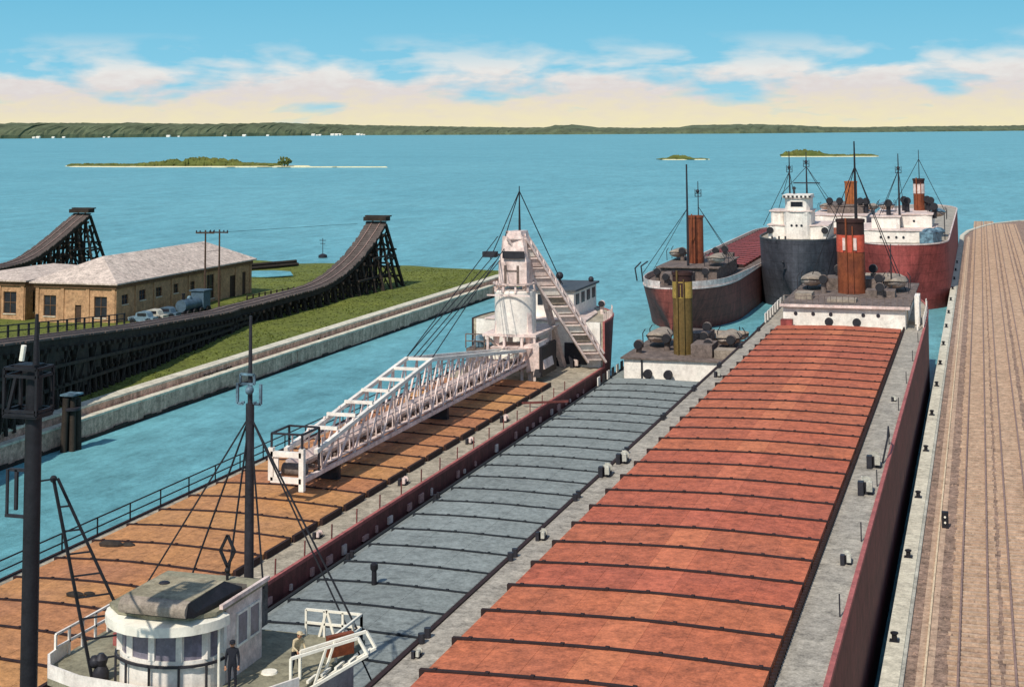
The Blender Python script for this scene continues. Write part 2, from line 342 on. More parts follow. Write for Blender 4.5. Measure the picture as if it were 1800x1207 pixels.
island((-143, 1495), 48, 12, 3, 6, 110, 'low brush on the sandy islet behind the masts of moored ships')
tr = thing('small_tree', 'lone round dark tree at the end of the long island', 'tree', (-546, 1110, .5))
mb = MB(); mb.bar((-546, 1110, 0), (-546, 1110, 4), .5, 6, .3); build('trunk', mb, 'darkwood', tr)
mb = MB(); rr = random.Random(2)
for _ in range(90): 
    v = Vector((rr.gauss(0, 1), rr.gauss(0, 1), rr.gauss(0, .8))).normalized()*rr.uniform(2, 5); mb.ball((-546+v.x*1.3, 1110+v.y, 5+v.z*.8), rr.uniform(.5, 1.1), n=5)
build('crown', mb, 'brush', tr)
bo = thing('channel_marker', 'slim channel marker post standing in the lake beyond the lawn', 'marker', (-143.3, 311, 0))
mb = MB(); mb.lathe((-143.3, 311, -.3), [(1, 0), (1, .9), (.3, 1.2)], 12); build('float', mb, 'darksteel', bo)
mb = MB(); mb.bar((-143.3, 311, .6), (-143.3, 311, 4.4), .08, 6); mb.bar((-144.1, 311, 3.9), (-142.5, 311, 3.9), .07, 4); mb.bar((-143.9, 311, 3.2), (-142.7, 311, 3.2), .06, 4); build('post', mb, 'darksteel', bo)
# ---------------------------------------------------------------- quay wall on the left
q = thing('quay_wall', 'stepped pale concrete quay wall edging the grassy land', 'quay wall', (-81.5, 120, 0))
mb = MB(); rr = random.Random(4); y = -60
while y < 244:
    y2 = min(244.5, y+rr.choice([11.9, 12, 12.1])); d = rr.uniform(-.05, .05)
    mb.box(-82.2, -80.55+d, y, y2-.06, -1, 1.86); y = y2
build('lower_wall', mb, 'concrete', q)
mb = MB(); y = -60
while y < 244:
    y2 = min(244.6, y+12); d = rr.uniform(-.05, .05); mb.box(-81.4, -80.48+d, y, y2-.04, 1.863, 2.06); y = y2
build('lower_coping', mb, 'cap', q)
mb = MB(); y = -60; rr = random.Random(14)
while y < 244: y2 = min(244.4, y+rr.uniform(.8, 2.5)); mb.box(-80.5, -80.40+rr.uniform(-.03, .06), y, y2, -.5, rr.uniform(.15, .45)); y = y2
build('waterline_stain', mb, 'darkwood', q)
mb = MB(); mb.box(-83.2, -81.75, -60, 254.5, 1.2, 2.62); mb.box(-82.2, -79.4, 244.5, 255.5, -1, 1.5); build('upper_wall', mb, 'concrete', q)
mb = MB(); y = -60
while y < 254:
    y2 = min(254.8, y+18); mb.box(-83.25, -81.68, y, y2-.04, 2.623, 2.84); y = y2
build('upper_coping', mb, 'cap', q)
mb = MB(); rr = random.Random(8)
for _ in range(26):
    y = rr.uniform(146, 153) if rr.random() < .8 else rr.uniform(115, 240); x = rr.uniform(-81.7, -81.35); mb.ball((x, y, 2.05), rr.uniform(.08, .2), n=6)
build('quay_rubble', mb, 'darkwood', kind='stuff', label='dark rubble lying on the step of the quay wall', category='rubble')
ba = build('earth_bank', MB().prism([(-83.1, 254), (-79, 254), (-80, 259), (-84, 265), (-90, 266)], -1, 2.2), 'grass', kind='structure')
# ---------------------------------------------------------------- right dock
edge = [(-5.2, -40), (-5.2, 372), (-3.9, 390), (-.6, 408), (2.5, 421), (9, 434), (30, 452), (140, 470), (140, -40)]
mb = MB(); mb.prism([(x+.02 if x < 0 else x, y) for x, y in edge], -1, 2.46); build('dock_ground', mb, ['ballast'], kind='structure')
dk = thing('dock_wall', 'pale concrete dock edge running beside the red ship to the far point', 'dock wall', (-5.2, 150, 0))
mb = MB(); cap = edge[:7]
for (x0, y0), (x1, y1) in zip(cap, cap[1:]):
    n = max(1, int((y1-y0)/15.3)); L = math.hypot(x1-x0, y1-y0); nx, ny = (y1-y0)/L, -(x1-x0)/L
    for k in range(n):
        a = k/n; b = (k+1)/n-.03/L; p = (x0+(x1-x0)*a, y0+(y1-y0)*a); q_ = (x0+(x1-x0)*b, y0+(y1-y0)*b)
        mb.prism([(p[0]-nx*.12, p[1]-ny*.12), (p[0]+nx*.75, p[1]+ny*.75), (q_[0]+nx*.75, q_[1]+ny*.75), (q_[0]-nx*.12, q_[1]-ny*.12)], 2.0, 2.7)
build('coping', mb, 'cap', dk)
mb = MB()
for (x0, y0), (x1, y1) in zip(cap, cap[1:]):
    L = math.hypot(x1-x0, y1-y0); nx, ny = (y1-y0)/L, -(x1-x0)/L
    mb.prism([(x0+nx*.754, y0+ny*.754), (x0+nx*.93, y0+ny*.93), (x1+nx*.93, y1+ny*.93), (x1+nx*.754, y1+ny*.754)], 2.0, 2.62)
build('inner_kerb', mb, 'capgray', dk)
mb = MB()
for y in range(-38, 372, 2): mb.box(-5.42, -5.21, y, y+.3, -.8, 2.25)
build('fender_piles', mb, 'darkwood', dk)
for i, y in enumerate([64, 79.3, 94.6, 109.7, 125.3, 140.8, 156.4, 170.6, 185.7, 201.9, 217, 233, 249, 265, 281, 297]):
    b = thing('mooring_bollard', 'black cast bollard on the pale dock edge beside the ships', 'bollard', (-4.95, y, 2.7), 'bollards along the dock edge')
    mb = MB(); mb.lathe((-4.95, y, 2.7), [(.24, 0), (.24, .04), (.14, .08), (.13, .3), (.2, .36), (.2, .42), (.08, .46)], 12); build('post', mb, 'black', b)
    mb = MB(); mb.box(-5.2, -4.7, y-.25, y+.25, 2.703, 2.73); build('base_plate', mb, 'darksteel', b)
def track(Lc, lab, name='railway_track', y0=45, y1=430, cat='track'):
    t_ = thing(name, lab, cat, (Lc, y0, 2.46), 'railway tracks on the dock')
    for sgn in (-1, 1):
        m = MB(); x = Lc+sgn*.7
        m.box(x-.07, x+.07, y0, y1, 2.61, 2.63); m.box(x-.025, x+.025, y0, y1, 2.63, 2.73); m.box(x-.04, x+.04, y0, y1, 2.73, 2.77); build('rail', m, 'rail', t_)
    rr = random.Random(int(Lc*10)); y = y0
    for k in range(100):
        m = MB(); e = rr.uniform(-.08, .08); m.box(Lc-1.2+e, Lc+1.2+e, y, y+.24, 2.44, 2.6+rr.uniform(-.02, .008)); build('sleeper', m, 'sleeper', t_); y += .72+rr.uniform(-.03, .03)
    m = MB()
    while y < y1:
        e = rr.uniform(-.08, .08); m.box(Lc-1.2+e, Lc+1.2+e, y, y+.27, 2.44, 2.6+rr.uniform(-.02, .008)); y += .72
    build('sleepers', m, 'sleeper', t_, kind='stuff')
track(-1.12, 'rusty railway track nearest the pale dock edge')
track(1.5, 'second rusty railway track inland from the dock edge')
track(4.3, 'third railway track, farther onto the brown dock', y0=90, y1=420)
track(7.1, 'outermost railway track over the far part of the dock', y0=150, y1=420)
cr = thing('crane_rail', 'single bright rail running along the dock beside the coping', 'crane rail', (-3.35, 45, 2.46))
mb = MB(); mb.box(-3.40, -3.30, 45, 370, 2.44, 2.64); build('rail', mb, 'railpale', cr)
mb = MB(); mb.box(-3.75, -2.95, 45, 370, 2.40, 2.485); build('bed_plate', mb, 'sleeper', cr)
mb = MB(); rr = random.Random(12)
for _ in range(4200):
    x = rr.uniform(-4.2, 9); y = rr.uniform(48, 260); s = rr.uniform(.03, .10); z0 = 2.46
    mb.add([(x-s, y-s, z0), (x+s, y-s, z0), (x+s*.7, y+s, z0), (x-s*.8, y+s, z0), (x, y, z0+s*1.2)], [(0, 1, 4), (1, 2, 4), (2, 3, 4), (3, 0, 4)])
build('ballast_gravel', mb, 'ballast', kind='stuff', label='loose brown stone ballast strewn between the dock rails', category='gravel')
sb = thing('switch_stand', 'small black signal box with two lamps beside the bright dock rail', 'signal', (-3, 102.9, 2.46))
mb = MB(); mb.box(-3.2, -2.78, 102.7, 103.1, 2.46, 3.5); build('housing', mb, 'black', sb)
for dz in (2.85, 3.2):
    mb = MB(); mb.bar((-2.99, 102.64, dz), (-2.99, 102.72, dz), .07, 8); build('lamp', mb, 'cream', sb)
# ================================================================ LAND BUILDINGS
def brick_building(x0, x1, y0, y1, lab, side_open, front_open, name='brick_building', zr=11.25):
    zb, ze = 2.6, 8.25; cx = (x0+x1)/2
    r = thing(name, lab, 'building', (cx, y0, zb))
    th = .35; m = MB()
    # walls with real openings, cut as strips
    def wall(p, q, n, ops):   # p,q base ends; n outward normal; ops (u0,u1,z0,z1)
        L = math.dist(p, q); d = ((q[0]-p[0])/L, (q[1]-p[1])/L)
        us = sorted({0, L, *[o[0] for o in ops], *[o[1] for o in ops]}); zs = sorted({zb, ze, *[o[2] for o in ops], *[o[3] for o in ops]})
        for a, b in zip(us, us[1:]):
            for c, e in zip(zs, zs[1:]):
                um, zm = (a+b)/2, (c+e)/2
                if any(o[0] < um < o[1] and o[2] < zm < o[3] for o in ops): continue
                P = [(p[0]+d[0]*u-n[0]*k, p[1]+d[1]*u-n[1]*k) for u, k in ((a, 0), (b, 0), (b, th), (a, th))]; m.prism(P, c, e)
    wall((x1, y0), (x1, y1), (1, 0), side_open); wall((x0, y0), (x1-th, y0), (0, -1), front_open)
    wall((x0, y0+th), (x0, y1), (-1, 0), []); wall((x0+th, y1), (x1-th, y1), (0, 1), [])
    build('wall', m, 'brick', r)
    for k in range(9):
        yy = y0+(y1-y0-.5)*k/8; build('pilaster', MB().box(x1+.003, x1+.14, yy, yy+.5, zb, ze-.5), 'brick', r)
    for k in range(4):
        xx = x0+(x1-x0-.5)*k/3; build('pilaster', MB().box(xx, xx+.5, y0-.14, y0-.003, zb, ze-.5), 'brick', r)
    m = MB(); m.box(x1+.15, x1+.28, y0-.28, y1+.2, ze-.75, ze-.05); m.box(x0-.2, x1+.15, y0-.28, y0-.15, ze-.75, ze-.05); build('eaves_board', m, 'trim', r)
    m = MB(); o = .7
    A = [(x0-o, y0-o, ze), (x1+o, y0-o, ze), (x1+o, y1+o, ze), (x0-o, y1+o, ze)]; rg = [(cx, y0+6.5, zr), (cx, y1-4, zr)]
    m.add(A+rg+[(a[0], a[1], a[2]-.2) for a in A], [(0, 1, 4), (1, 2, 5, 4), (2, 3, 5), (3, 0, 4, 5), (6, 7, 1, 0), (7, 8, 2, 1), (8, 9, 3, 2), (9, 6, 0, 3), (9, 8, 7, 6)]); build('roof', m, 'roofpink', r)
    def opening(kind, P, Q, n, z0, z1):
        g = MB(); d = (Q[0]-P[0], Q[1]-P[1])
        C = [(P[0]-n[0]*k, P[1]-n[1]*k) for k in (.2, .26)]; D = [(Q[0]-n[0]*k, Q[1]-n[1]*k) for k in (.2, .26)]
        g.prism([C[0], D[0], D[1], C[1]], z0, z1); w_ = build(kind, g, 'glass' if kind == 'window' else 'pole', r)
        g = MB(); e = .06; L = math.hypot(*d); u = (d[0]/L, d[1]/L)
        def st(a, b, c, f):
            g.prism([(P[0]+u[0]*a-n[0]*.195, P[1]+u[1]*a-n[1]*.195), (P[0]+u[0]*b-n[0]*.195, P[1]+u[1]*b-n[1]*.195), (P[0]+u[0]*b-n[0]*.12, P[1]+u[1]*b-n[1]*.12), (P[0]+u[0]*a-n[0]*.12, P[1]+u[1]*a-n[1]*.12)], c, f)
        if kind == 'window':
            for a in (0, L/2-e/2, L-e): st(a, a+e, z0, z1)
            for c in (z0+.003, (z0+z1)/2, z1-e-.003): st(e, L/2-e/2, c, c+e); st(L/2+e/2, L-e, c, c+e)
            build('frame', g, 'trim', w_)
            s_ = MB(); s_.prism([(P[0]+n[0]*.1, P[1]+n[1]*.1), (Q[0]+n[0]*.1, Q[1]+n[1]*.1), (Q[0]-n[0]*.1, Q[1]-n[1]*.1), (P[0]-n[0]*.1, P[1]-n[1]*.1)], z0-.12, z0-.003); build('sill', s_, 'cap', w_)
    for a, b, c, e in side_open: opening('door' if c < zb+.4 else 'window', (x1, y0+a), (x1, y0+b), (1, 0), c, e)
    for a, b, c, e in front_open: opening('door' if c < zb+.4 else 'window', (x0+a, y0), (x0+b, y0), (0, -1), c, e)
    return r
side = [(1.6, 3.2, 5.2, 6.5), (6.0, 7.7, 5.3, 6.7), (10.3, 12.0, 5.3, 6.6), (14.9, 16.6, 5.3, 6.6), (19.8, 21.4, 5.2, 6.5), (24.6, 27.2, 3.4, 7.0), (32.2, 34.6, 2.8, 6.2), (36.3, 37.6, 2.8, 6.4)]
front = [(1.2, 3.2, 3.6, 6.4), (6.2, 7.2, 2.8, 5.2), (9.2, 11.2, 3.6, 6.4)]
brick_building(-124.9, -112.4, 177.4, 216.6, 'long tan brick building with pinkish hip roof behind the trestle', side, front)
brick_building(-139.5, -127.6, 178.5, 198, 'second tan brick building at the very left, mostly cut off', [(2, 4, 3.6, 6.6), (10, 12, 3.6, 6.6)], [(1.5, 3.5, 3.6, 6.6), (8.5, 10.6, 3.6, 6.6)], zr=9.1)
def utility_pole(x, y, zt, lab):
    r = thing('utility_pole', lab, 'pole', (x, y, 2.7), 'utility poles by the brick building')
    m = MB(); m.bar((x, y, 2.4), (x, y, zt), .17, 8, .12); build('post', m, 'pole', r)
    for dz in (.35, ):
        m = MB(); m.box(x-1.5, x+1.5, y-.2, y-.1, zt-dz-.15, zt-dz+.05); build('crossarm', m, 'pole', r)
    for dx in (-1.4, -.8, .8, 1.4):
        m = MB(); m.lathe((x+dx, y-.15, zt-.3), [(.05, 0), (.1, .05), (.1, .2), (.03, .28)], 8); build('insulator', m, 'glass', r)
    return r
utility_pole(-108.5, 194.8, 14.3, 'nearer and taller of the two wooden utility poles by the brick building')
utility_pole(-108.5, 199, 14.1, 'farther of the two wooden utility poles by the brick building')
mb = MB()
for a, b in (((-107.1, 194.6, 14), (-107.1, 198.9, 13.8)), ((-109.9, 194.6, 14), (-109.9, 198.9, 13.8)), ((-107.1, 198.9, 13.8), (-104, 240, 12.5)), ((-108.3, 194.9, 11.2), (-108.3, 198.9, 11.1))): mb.bar(a, b, .025, 4)
build('power_line', mb, 'rope', label='thin wires strung between the two utility poles', category='wire')
def old_car(x, y, paint, lab):
    r = thing('old_motor_car', lab, 'car', (x, y, 2.85), 'motor cars parked by the brick building')
    z = 2.85; m = MB()
    m.prism([(x-1.9, y-.75), (x+1.9, y-.7), (x+1.9, y+.7), (x-1.9, y+.75)], z+.4, z+.95)
    m.smooth = True
    m.loft([[(x-.9, yy, z+.95), (x-.75, yy*1.0, z+1.55), (x-.2, yy, z+1.7), (x+.6, yy, z+1.68), (x+.95, yy, z+1.5), (x+1.2, yy, z+.95)] for yy in (y-.65, y-.6, y+.6, y+.65)])
    build('body', m, paint, r)
    m = MB(); m.box(x-.55, x+.8, y-.68, y-.655, z+1.1, z+1.5); m.box(x-.55, x+.8, y+.655, y+.68, z+1.1, z+1.5); build('window', m, 'glass', r)
    for dx in (-1.25, 1.2):
        for sy in (-1, 1):
            m = MB(); m.bar((x+dx, y+sy*.62, z+.36), (x+dx, y+sy*.82, z+.36), .36, 14); build('wheel', m, 'tyre', r)
            m = MB()
            for a in range(6):
                an = math.pi*a/6+.26; m.box(x+dx+.5*math.cos(an)-.1, x+dx+.5*math.cos(an)+.1, y+sy*.72-.15, y+sy*.72+.15, z+.36+.5*math.sin(an)-.04, z+.36+.5*math.sin(an)+.04)
            build('mudguard', m, 'black', r)
    for sy in (-.45, .45):
        m = MB(); m.ball((x-1.98, y+sy, z+.8), .14, n=8); build('headlight', m, 'cream', r)
old_car(-108.6, 178.3, 'carblue', 'pale blue motor car parked nearest the corner of the brick building')
old_car(-108.6, 180.9, 'capgray', 'pale grey motor car parked between two blue ones by the brick wall')
old_car(-108.2, 183.6, 'cardark', 'dark blue motor car parked third along the brick wall')
pl = thing('switch_engine', 'small blue grey steam engine standing by the long brick wall', 'engine', (-107.5, 189, 2.85))
mb = MB(); mb.bar((-107.6, 186.4, 4.3), (-107.6, 191, 4.3), .85, 14); build('boiler', mb, 'cardark', pl)
mb = MB(); mb.box(-108.6, -106.6, 191, 193, 3.4, 5.9); mb.box(-108.8, -106.4, 190.8, 193.2, 5.9, 6.05); build('cab', mb, 'cardark', pl)
mb = MB(); mb.box(-108.5, -106.7, 185.6, 193.4, 3.1, 3.5); build('frame', mb, 'black', pl)
mb = MB(); mb.lathe((-107.6, 187.1, 5.1), [(.2, 0), (.18, .6), (.28, .9)], 12); build('chimney', mb, 'black', pl)
mb = MB(); mb.ball((-107.6, 188.8, 5.15), .38, n=12); build('steam_dome', mb, 'bluesteel', pl)
for y in (186.8, 188.6, 190.4, 192.2):
    mb = MB(); mb.bar((-106.62, y, 3.3), (-106.42, y, 3.3), .48, 14); build('wheel', mb, 'black', pl)
# ---------------------------------------------------------------- coal trestles
def trestle(X, prof, wid, name, lab, zb=2.7, dense=0):
    r = thing(name, lab, 'trestle', (X(prof[-1][0]), prof[-1][0], zb), 'coal trestles on the land')
    def zat(y):
        for (a, za), (b, zb_) in zip(prof, prof[1:]):
            if a <= y <= b: return za+(zb_-za)*(y-a)/(b-a)
        return prof[-1][1]
    P = []; y0, y1 = prof[0][0], prof[-1][0]; n = 70
    for i in range(n+1):
        y = y0+(y1-y0)*i/n; P.append((y, sum(zat(min(max(y+d, y0), y1)) for d in (-3, -1.5, 0, 1.5, 3))/5))
    P[-1] = (y1, prof[-1][1])
    for o0, o1 in ((-wid/2, -wid/2+.35), (wid/2-.35, wid/2)):
        m = MB(); m.loft([[(X(a)+o0, a, za-.95), (X(a)+o1, a, za-.95), (X(a)+o1, a, za-.12), (X(a)+o0, a, za-.12)] for a, za in P]); build('stringer', m, 'darkwood', r)
    m = MB(); rr = random.Random(1)
    for (a, za), (b, zb_) in zip(P, P[1:]):
        d = math.hypot(b-a, zb_-za); k = max(1, int(d/.55))
        for q_ in range(k):
            u, v = q_/k, (q_+.72)/k; e = rr.uniform(-.12, .12); p1 = (a+(b-a)*u, za+(zb_-za)*u); p2 = (a+(b-a)*v, za+(zb_-za)*v); x = X(p1[0])
            m.loft([[(x-wid/2-.3+e, p1[0], p1[1]-.12), (x+wid/2+.3+e, p1[0], p1[1]-.12), (x+wid/2+.3+e, p1[0], p1[1]+.06), (x-wid/2-.3+e, p1[0], p1[1]+.06)], [(x-wid/2-.3+e, p2[0], p2[1]-.12), (x+wid/2+.3+e, p2[0], p2[1]-.12), (x+wid/2+.3+e, p2[0], p2[1]+.06), (x-wid/2-.3+e, p2[0], p2[1]+.06)]])
    build('sleepers', m, 'trackwood', r)
    for sgn in (-1, 1):
        m = MB()
        for (a, za), (b, zb_) in zip(P, P[1:]): m.bar((X(a)+sgn*.72, a, za+.13), (X(b)+sgn*.72, b, zb_+.13), .07)
        build('rail', m, 'rail', r)
    y = y0+1; k = 0
    while y < y1+.1:
        x = X(y); z = zat(y)-.9; h = z-zb; m = MB(); near = y < dense; fl = (.08 if near else .25)*h
        for ox in (-wid/2-fl*.8, -wid/2+.25, -.5, .5, wid/2-.25, wid/2+fl*.8):
            top = max(-wid/2+.15, min(wid/2-.15, ox)); m.bar((x+ox, y, zb-.3), (x+top, y, z), .2+rr.uniform(-.03, .04), 6)
        m.box(x-wid/2-.5, x+wid/2+.5, y-.2, y+.2, z-.36, z-.003)
        for c in range(int(h/2.2)):
            zc = zb+2.2*(c+1)
            if zc < z-1: e = wid/2+fl*.8*(1-(zc-zb)/h); m.box(x-e-.4, x+e+.4, y-.3, y-.2, zc-.15, zc+.15)
        m.bar((x-wid/2-fl*.7, y+.28, zb+.2), (x+wid/2, y+.28, z-.4), .09); m.bar((x+wid/2+fl*.7, y-.28, zb+.2), (x-wid/2, y-.28, z-.4), .09)
        build('timber_bent', m, 'darkwood', r); k += 1
        y += 1.45 if near else 2.7 if h > 4.5 or y > y1-22 else 2.6
    if dense:
        m = MB()
        for o in (wid/2+.25,):
            for f_ in (.36, .7):
                pts = [(X(y)+o, y, zb+(zat(y)-.9-zb)*f_) for y in [y0+4*i for i in range(int((dense-y0)/4))]]; m.path(pts, .15)
        yy = y0
        while yy < dense-4:
            if rr.random() < .75: m.bar((X(yy)+wid/2+.4, yy, zb+.1), (X(yy+3)+wid/2+.1, yy+3, zat(yy+3)-1), .1)
            if rr.random() < .5: z_ = rr.uniform(.2, .6); m.box(X(yy)+wid/2-.2, X(yy)+wid/2-.1, yy, yy+rr.uniform(1, 2.6), zb+(zat(yy)-zb)*z_, zat(yy)-.9)
            yy += 2.2
        build('side_bracing', m, 'darkwood', r)
    x = X(y1); m = MB()
    for sx in (-1, 1):
        for lv in (5.2, 8.2): m.bar((x+sx*(wid/2+.8), y1-13 if lv < 6 else y1-7, lv), (x+sx*(wid/2+.5), y1+1.5, lv), .14)
        for k in range(4): m.bar((x+sx*(wid/2+.6), y1-11+k*3, 3+k*.3), (x+sx*(wid/2+.3), y1-8+k*3, 5.5+k*2.0), .09)
        m.bar((x+sx*(wid/2+1.0), y1+5.5, zb-.3), (x+sx*(wid/2-.2), y1+.4, prof[-1][1]-.5), .2)
        m.bar((x+sx*(wid/2+.8), y1+3.2, zb-.3), (x+sx*(wid/2-.2), y1+.3, prof[-1][1]-2.2), .17)
        m.bar((x+sx*(wid/2+.8), y1+4.6, zb+.4), (x+sx*(wid/2+.1), y1-1, zb+5), .1)
        m.bar((x+sx*(wid/2+.6), y1-1.5, zb+5), (x+sx*(wid/2+.5), y1+3.1, zb+5.2), .16)
    for zz, yy in ((6, y1+4), (9, y1+2.4), (4.4, y1+4.8)): m.bar((x-wid/2-.9, yy, zz), (x+wid/2+.9, yy, zz), .14)
    for sx in (-1, 1): m.bar((x-sx*(wid/2+.9), y1+5, zb), (x+sx*(wid/2+.6), y1+2.6, zb+5.2), .1); m.bar((x-sx*(wid/2+.6), y1+2.8, zb+5.2), (x+sx*wid/2, y1+.8, zb+9.6), .1)
    build('tower_bracing', m, 'darkwood', r)
    m = MB(); zt = prof[-1][1]; m.box(x-wid/2-.5, x+wid/2+.5, y1-1.2, y1+.7, zt+.1, zt+.75); m.box(x-wid/2-.7, x+wid/2+.7, y1-.1, y1+.9, zt+.75, zt+.95); build('end_stop', m, 'darkwood', r)
    return r, zat
def X1(y):
    f_ = -84.3-.1755*(y-127)
    return max(f_, -93.7)-1.75 if y < 176 else (-93.7-1.75 if y > 185 else -1.75+(max(f_, -93.7)+-93.7)/2)
tr1, zat1 = trestle(X1, [(60, 14.8), (110.6, 10.36), (127.6, 8.9), (142.7, 7.6), (160.6, 6.39), (171, 5.65), (182, 5.3), (191, 5.45), (203, 5.5), (210, 6.3), (219.5, 8.9), (226, 12.2), (228.5, 13.7)], 3.0, 'coal_trestle', 'long dark timber trestle curving up to a loading tower on the grass', dense=186)
trestle(lambda y: -154, [(120, 7.5), (200, 6.8), (210, 6.9), (216, 7.6), (224, 10.6), (229, 13), (232, 14.3)], 3.0, 'coal_trestle', 'dark timber trestle rising behind the brick building roof at left')
# solid plank sheathing & coal under the near part
fe = thing('trestle_railing', 'black post and rail fence along the side of the long trestle', 'railing', (-89, 120, 9))
y = 66.0
while y < 147:
    z = zat1(y); m = MB(); x = X1(y)-1.85; m.bar((x, y, z-.3), (x, y, z+1.25), .08); build('post', m, 'black', fe); y += 2.1
for dz in (1.2, .65):
    m = MB()
    for k in range(38): a = 66+k*2.1; m.bar((X1(a)-1.85, a, zat1(a)+dz), (X1(a+2.1)-1.85, a+2.1, zat1(a+2.1)+dz), .05)
    build('top_rail' if dz > 1 else 'mid_rail', m, 'black', fe)
fn = thing('lawn_fence', 'small dark post fence on the lawn beyond the long trestle', 'fence', (-113, 222, 2.8))
for k in range(9):
    m = MB(); m.bar((-107+k*.2, 205+k*1.6, 2.7), (-107+k*.2, 205+k*1.6, 3.9), .09); build('post', m, 'darkwood', fn)
m = MB(); m.bar((-107, 205, 3.7), (-105.4, 217.8, 3.7), .05); m.bar((-107, 205, 3.2), (-105.4, 217.8, 3.2), .05); build('rail', m, 'darkwood', fn)
# mooring dolphin by the quay, left
dp = thing('mooring_pile', 'dark timber pile cluster rising from the water beside the quay', 'pile', (-79, 118, 0))
for k, (dx, dy, h) in enumerate([(0, 0, 4.9), (-.55, .2, 4.7), (.1, .6, 4.6), (-.4, -.45, 4.75)]):
    mb = MB(); mb.bar((-79+dx*1.4, 118+dy*1.4, -2), (-79+dx, 118+dy, h), .3, 10); build('pile', mb, 'darkwood', dp)
mb = MB(); mb.lathe((-79.2, 118.1, 3.6), [(.78, 0), (.85, .05), (.85, .25), (.78, .3)], 14); build('band', mb, 'darksteel', dp)
mb = MB(); mb.box(-79.9, -78.5, 117.3, 118.9, 4.95, 5.1); build('cap', mb, 'bluesteel', dp)
# ================================================================ SHIPS
def stations(s0, s1, Ln, Lf):
    S = []; n = 16
    S += [s0+Ln*(1-math.cos(math.pi/2*i/n)) for i in range(n)]
    k = max(2, int((s1-Lf-s0-Ln)/6)); S += [s0+Ln+(s1-Lf-s0-Ln)*i/k for i in range(k)]
    S += [s1-Lf+Lf*math.sin(math.pi/2*i/n) for i in range(n+1)]
    return S
class Hull:
    def __init__(s, cx, B, s0, s1, near, far, Ln, Lf, zd, bul=.0, fore=None):
        s.cx, s.B, s.s0, s.s1, s.near, s.far, s.Ln, s.Lf, s.zd, s.bul = cx, B, s0, s1, near, far, Ln, Lf, zd, bul
    def end(s, kind, t, wl):
        t = max(0, min(1, t))
        if kind == 'stern':
            if wl: t = max(0, (t-.18)/.82); return (1-(1-t)**2)**.75
            return (1-(1-t)**2.6)**.5
        if wl: t = max(0, (t-.06)/.94); return 1-(1-t)**1.7
        return (1-(1-t)**2.3)**.72
    def hb(s, y, wl=False):
        k = 1
        if y < s.s0+s.Ln: k = s.end(s.near, (y-s.s0)/s.Ln, wl)
        if y > s.s1-s.Lf: k = min(k, s.end(s.far, (s.s1-y)/s.Lf, wl))
        return max(.02, s.B/2*k)
    def make(s, root, hullmat, deckmat, name='hull', gun='gunwale', gunL=None):
        S = sorted(stations(s.s0, s.s1, s.Ln, s.Lf)+[y for y in (56.0, 60.0, 150.9, 150.98) if s.s0+2 < y < s.s1-2 and abs(s.zd(y+.1)-s.zd(y-.1)) > .02]); m = MB(); m.smooth = True; rings = []
        for y in S:
            d, w_ = s.hb(y), s.hb(y, True); zt = s.zd(y)+s.bul; c = s.cx; pr = []
            lv = [(d, zt), (w_+(d-w_)*.75, zt*.66), (w_+(d-w_)*.4, zt*.33), (w_, .15), (w_*.9, -1.6)]
            rings.append([(c-a, y, z_) for a, z_ in lv]+[(c+a, y, z_) for a, z_ in reversed(lv)])
        m.loft(rings, caps=True, closed=False)
        build(name, m, hullmat, root)
        m = MB(); rings = []
        for y in S:
            d = s.hb(y); zz = s.zd(y); e = max(0, d-.08); rings.append([(s.cx-e, y, zz), (s.cx+e, y, zz)])
        m.loft(rings, caps=False, closed=False)
        for f in m.f: f.reverse()
        build('deck', m, deckmat, root)
        for sg in (-1, 1):
            m = MB(); rings = []
            for y in S:
                d = s.hb(y)+.04; e = max(0, d-.22); zt = s.zd(y)+s.bul; zi = s.zd(y)-.02
                rings.append([(s.cx+sg*d, y, zt-.12), (s.cx+sg*d, y, zt+.08), (s.cx+sg*e, y, zt+.08), (s.cx+sg*e, y, zi)])
            m.loft(rings, caps=False, closed=False)
            build('gunwale', m, (gunL or gun) if sg < 0 else gun, root)
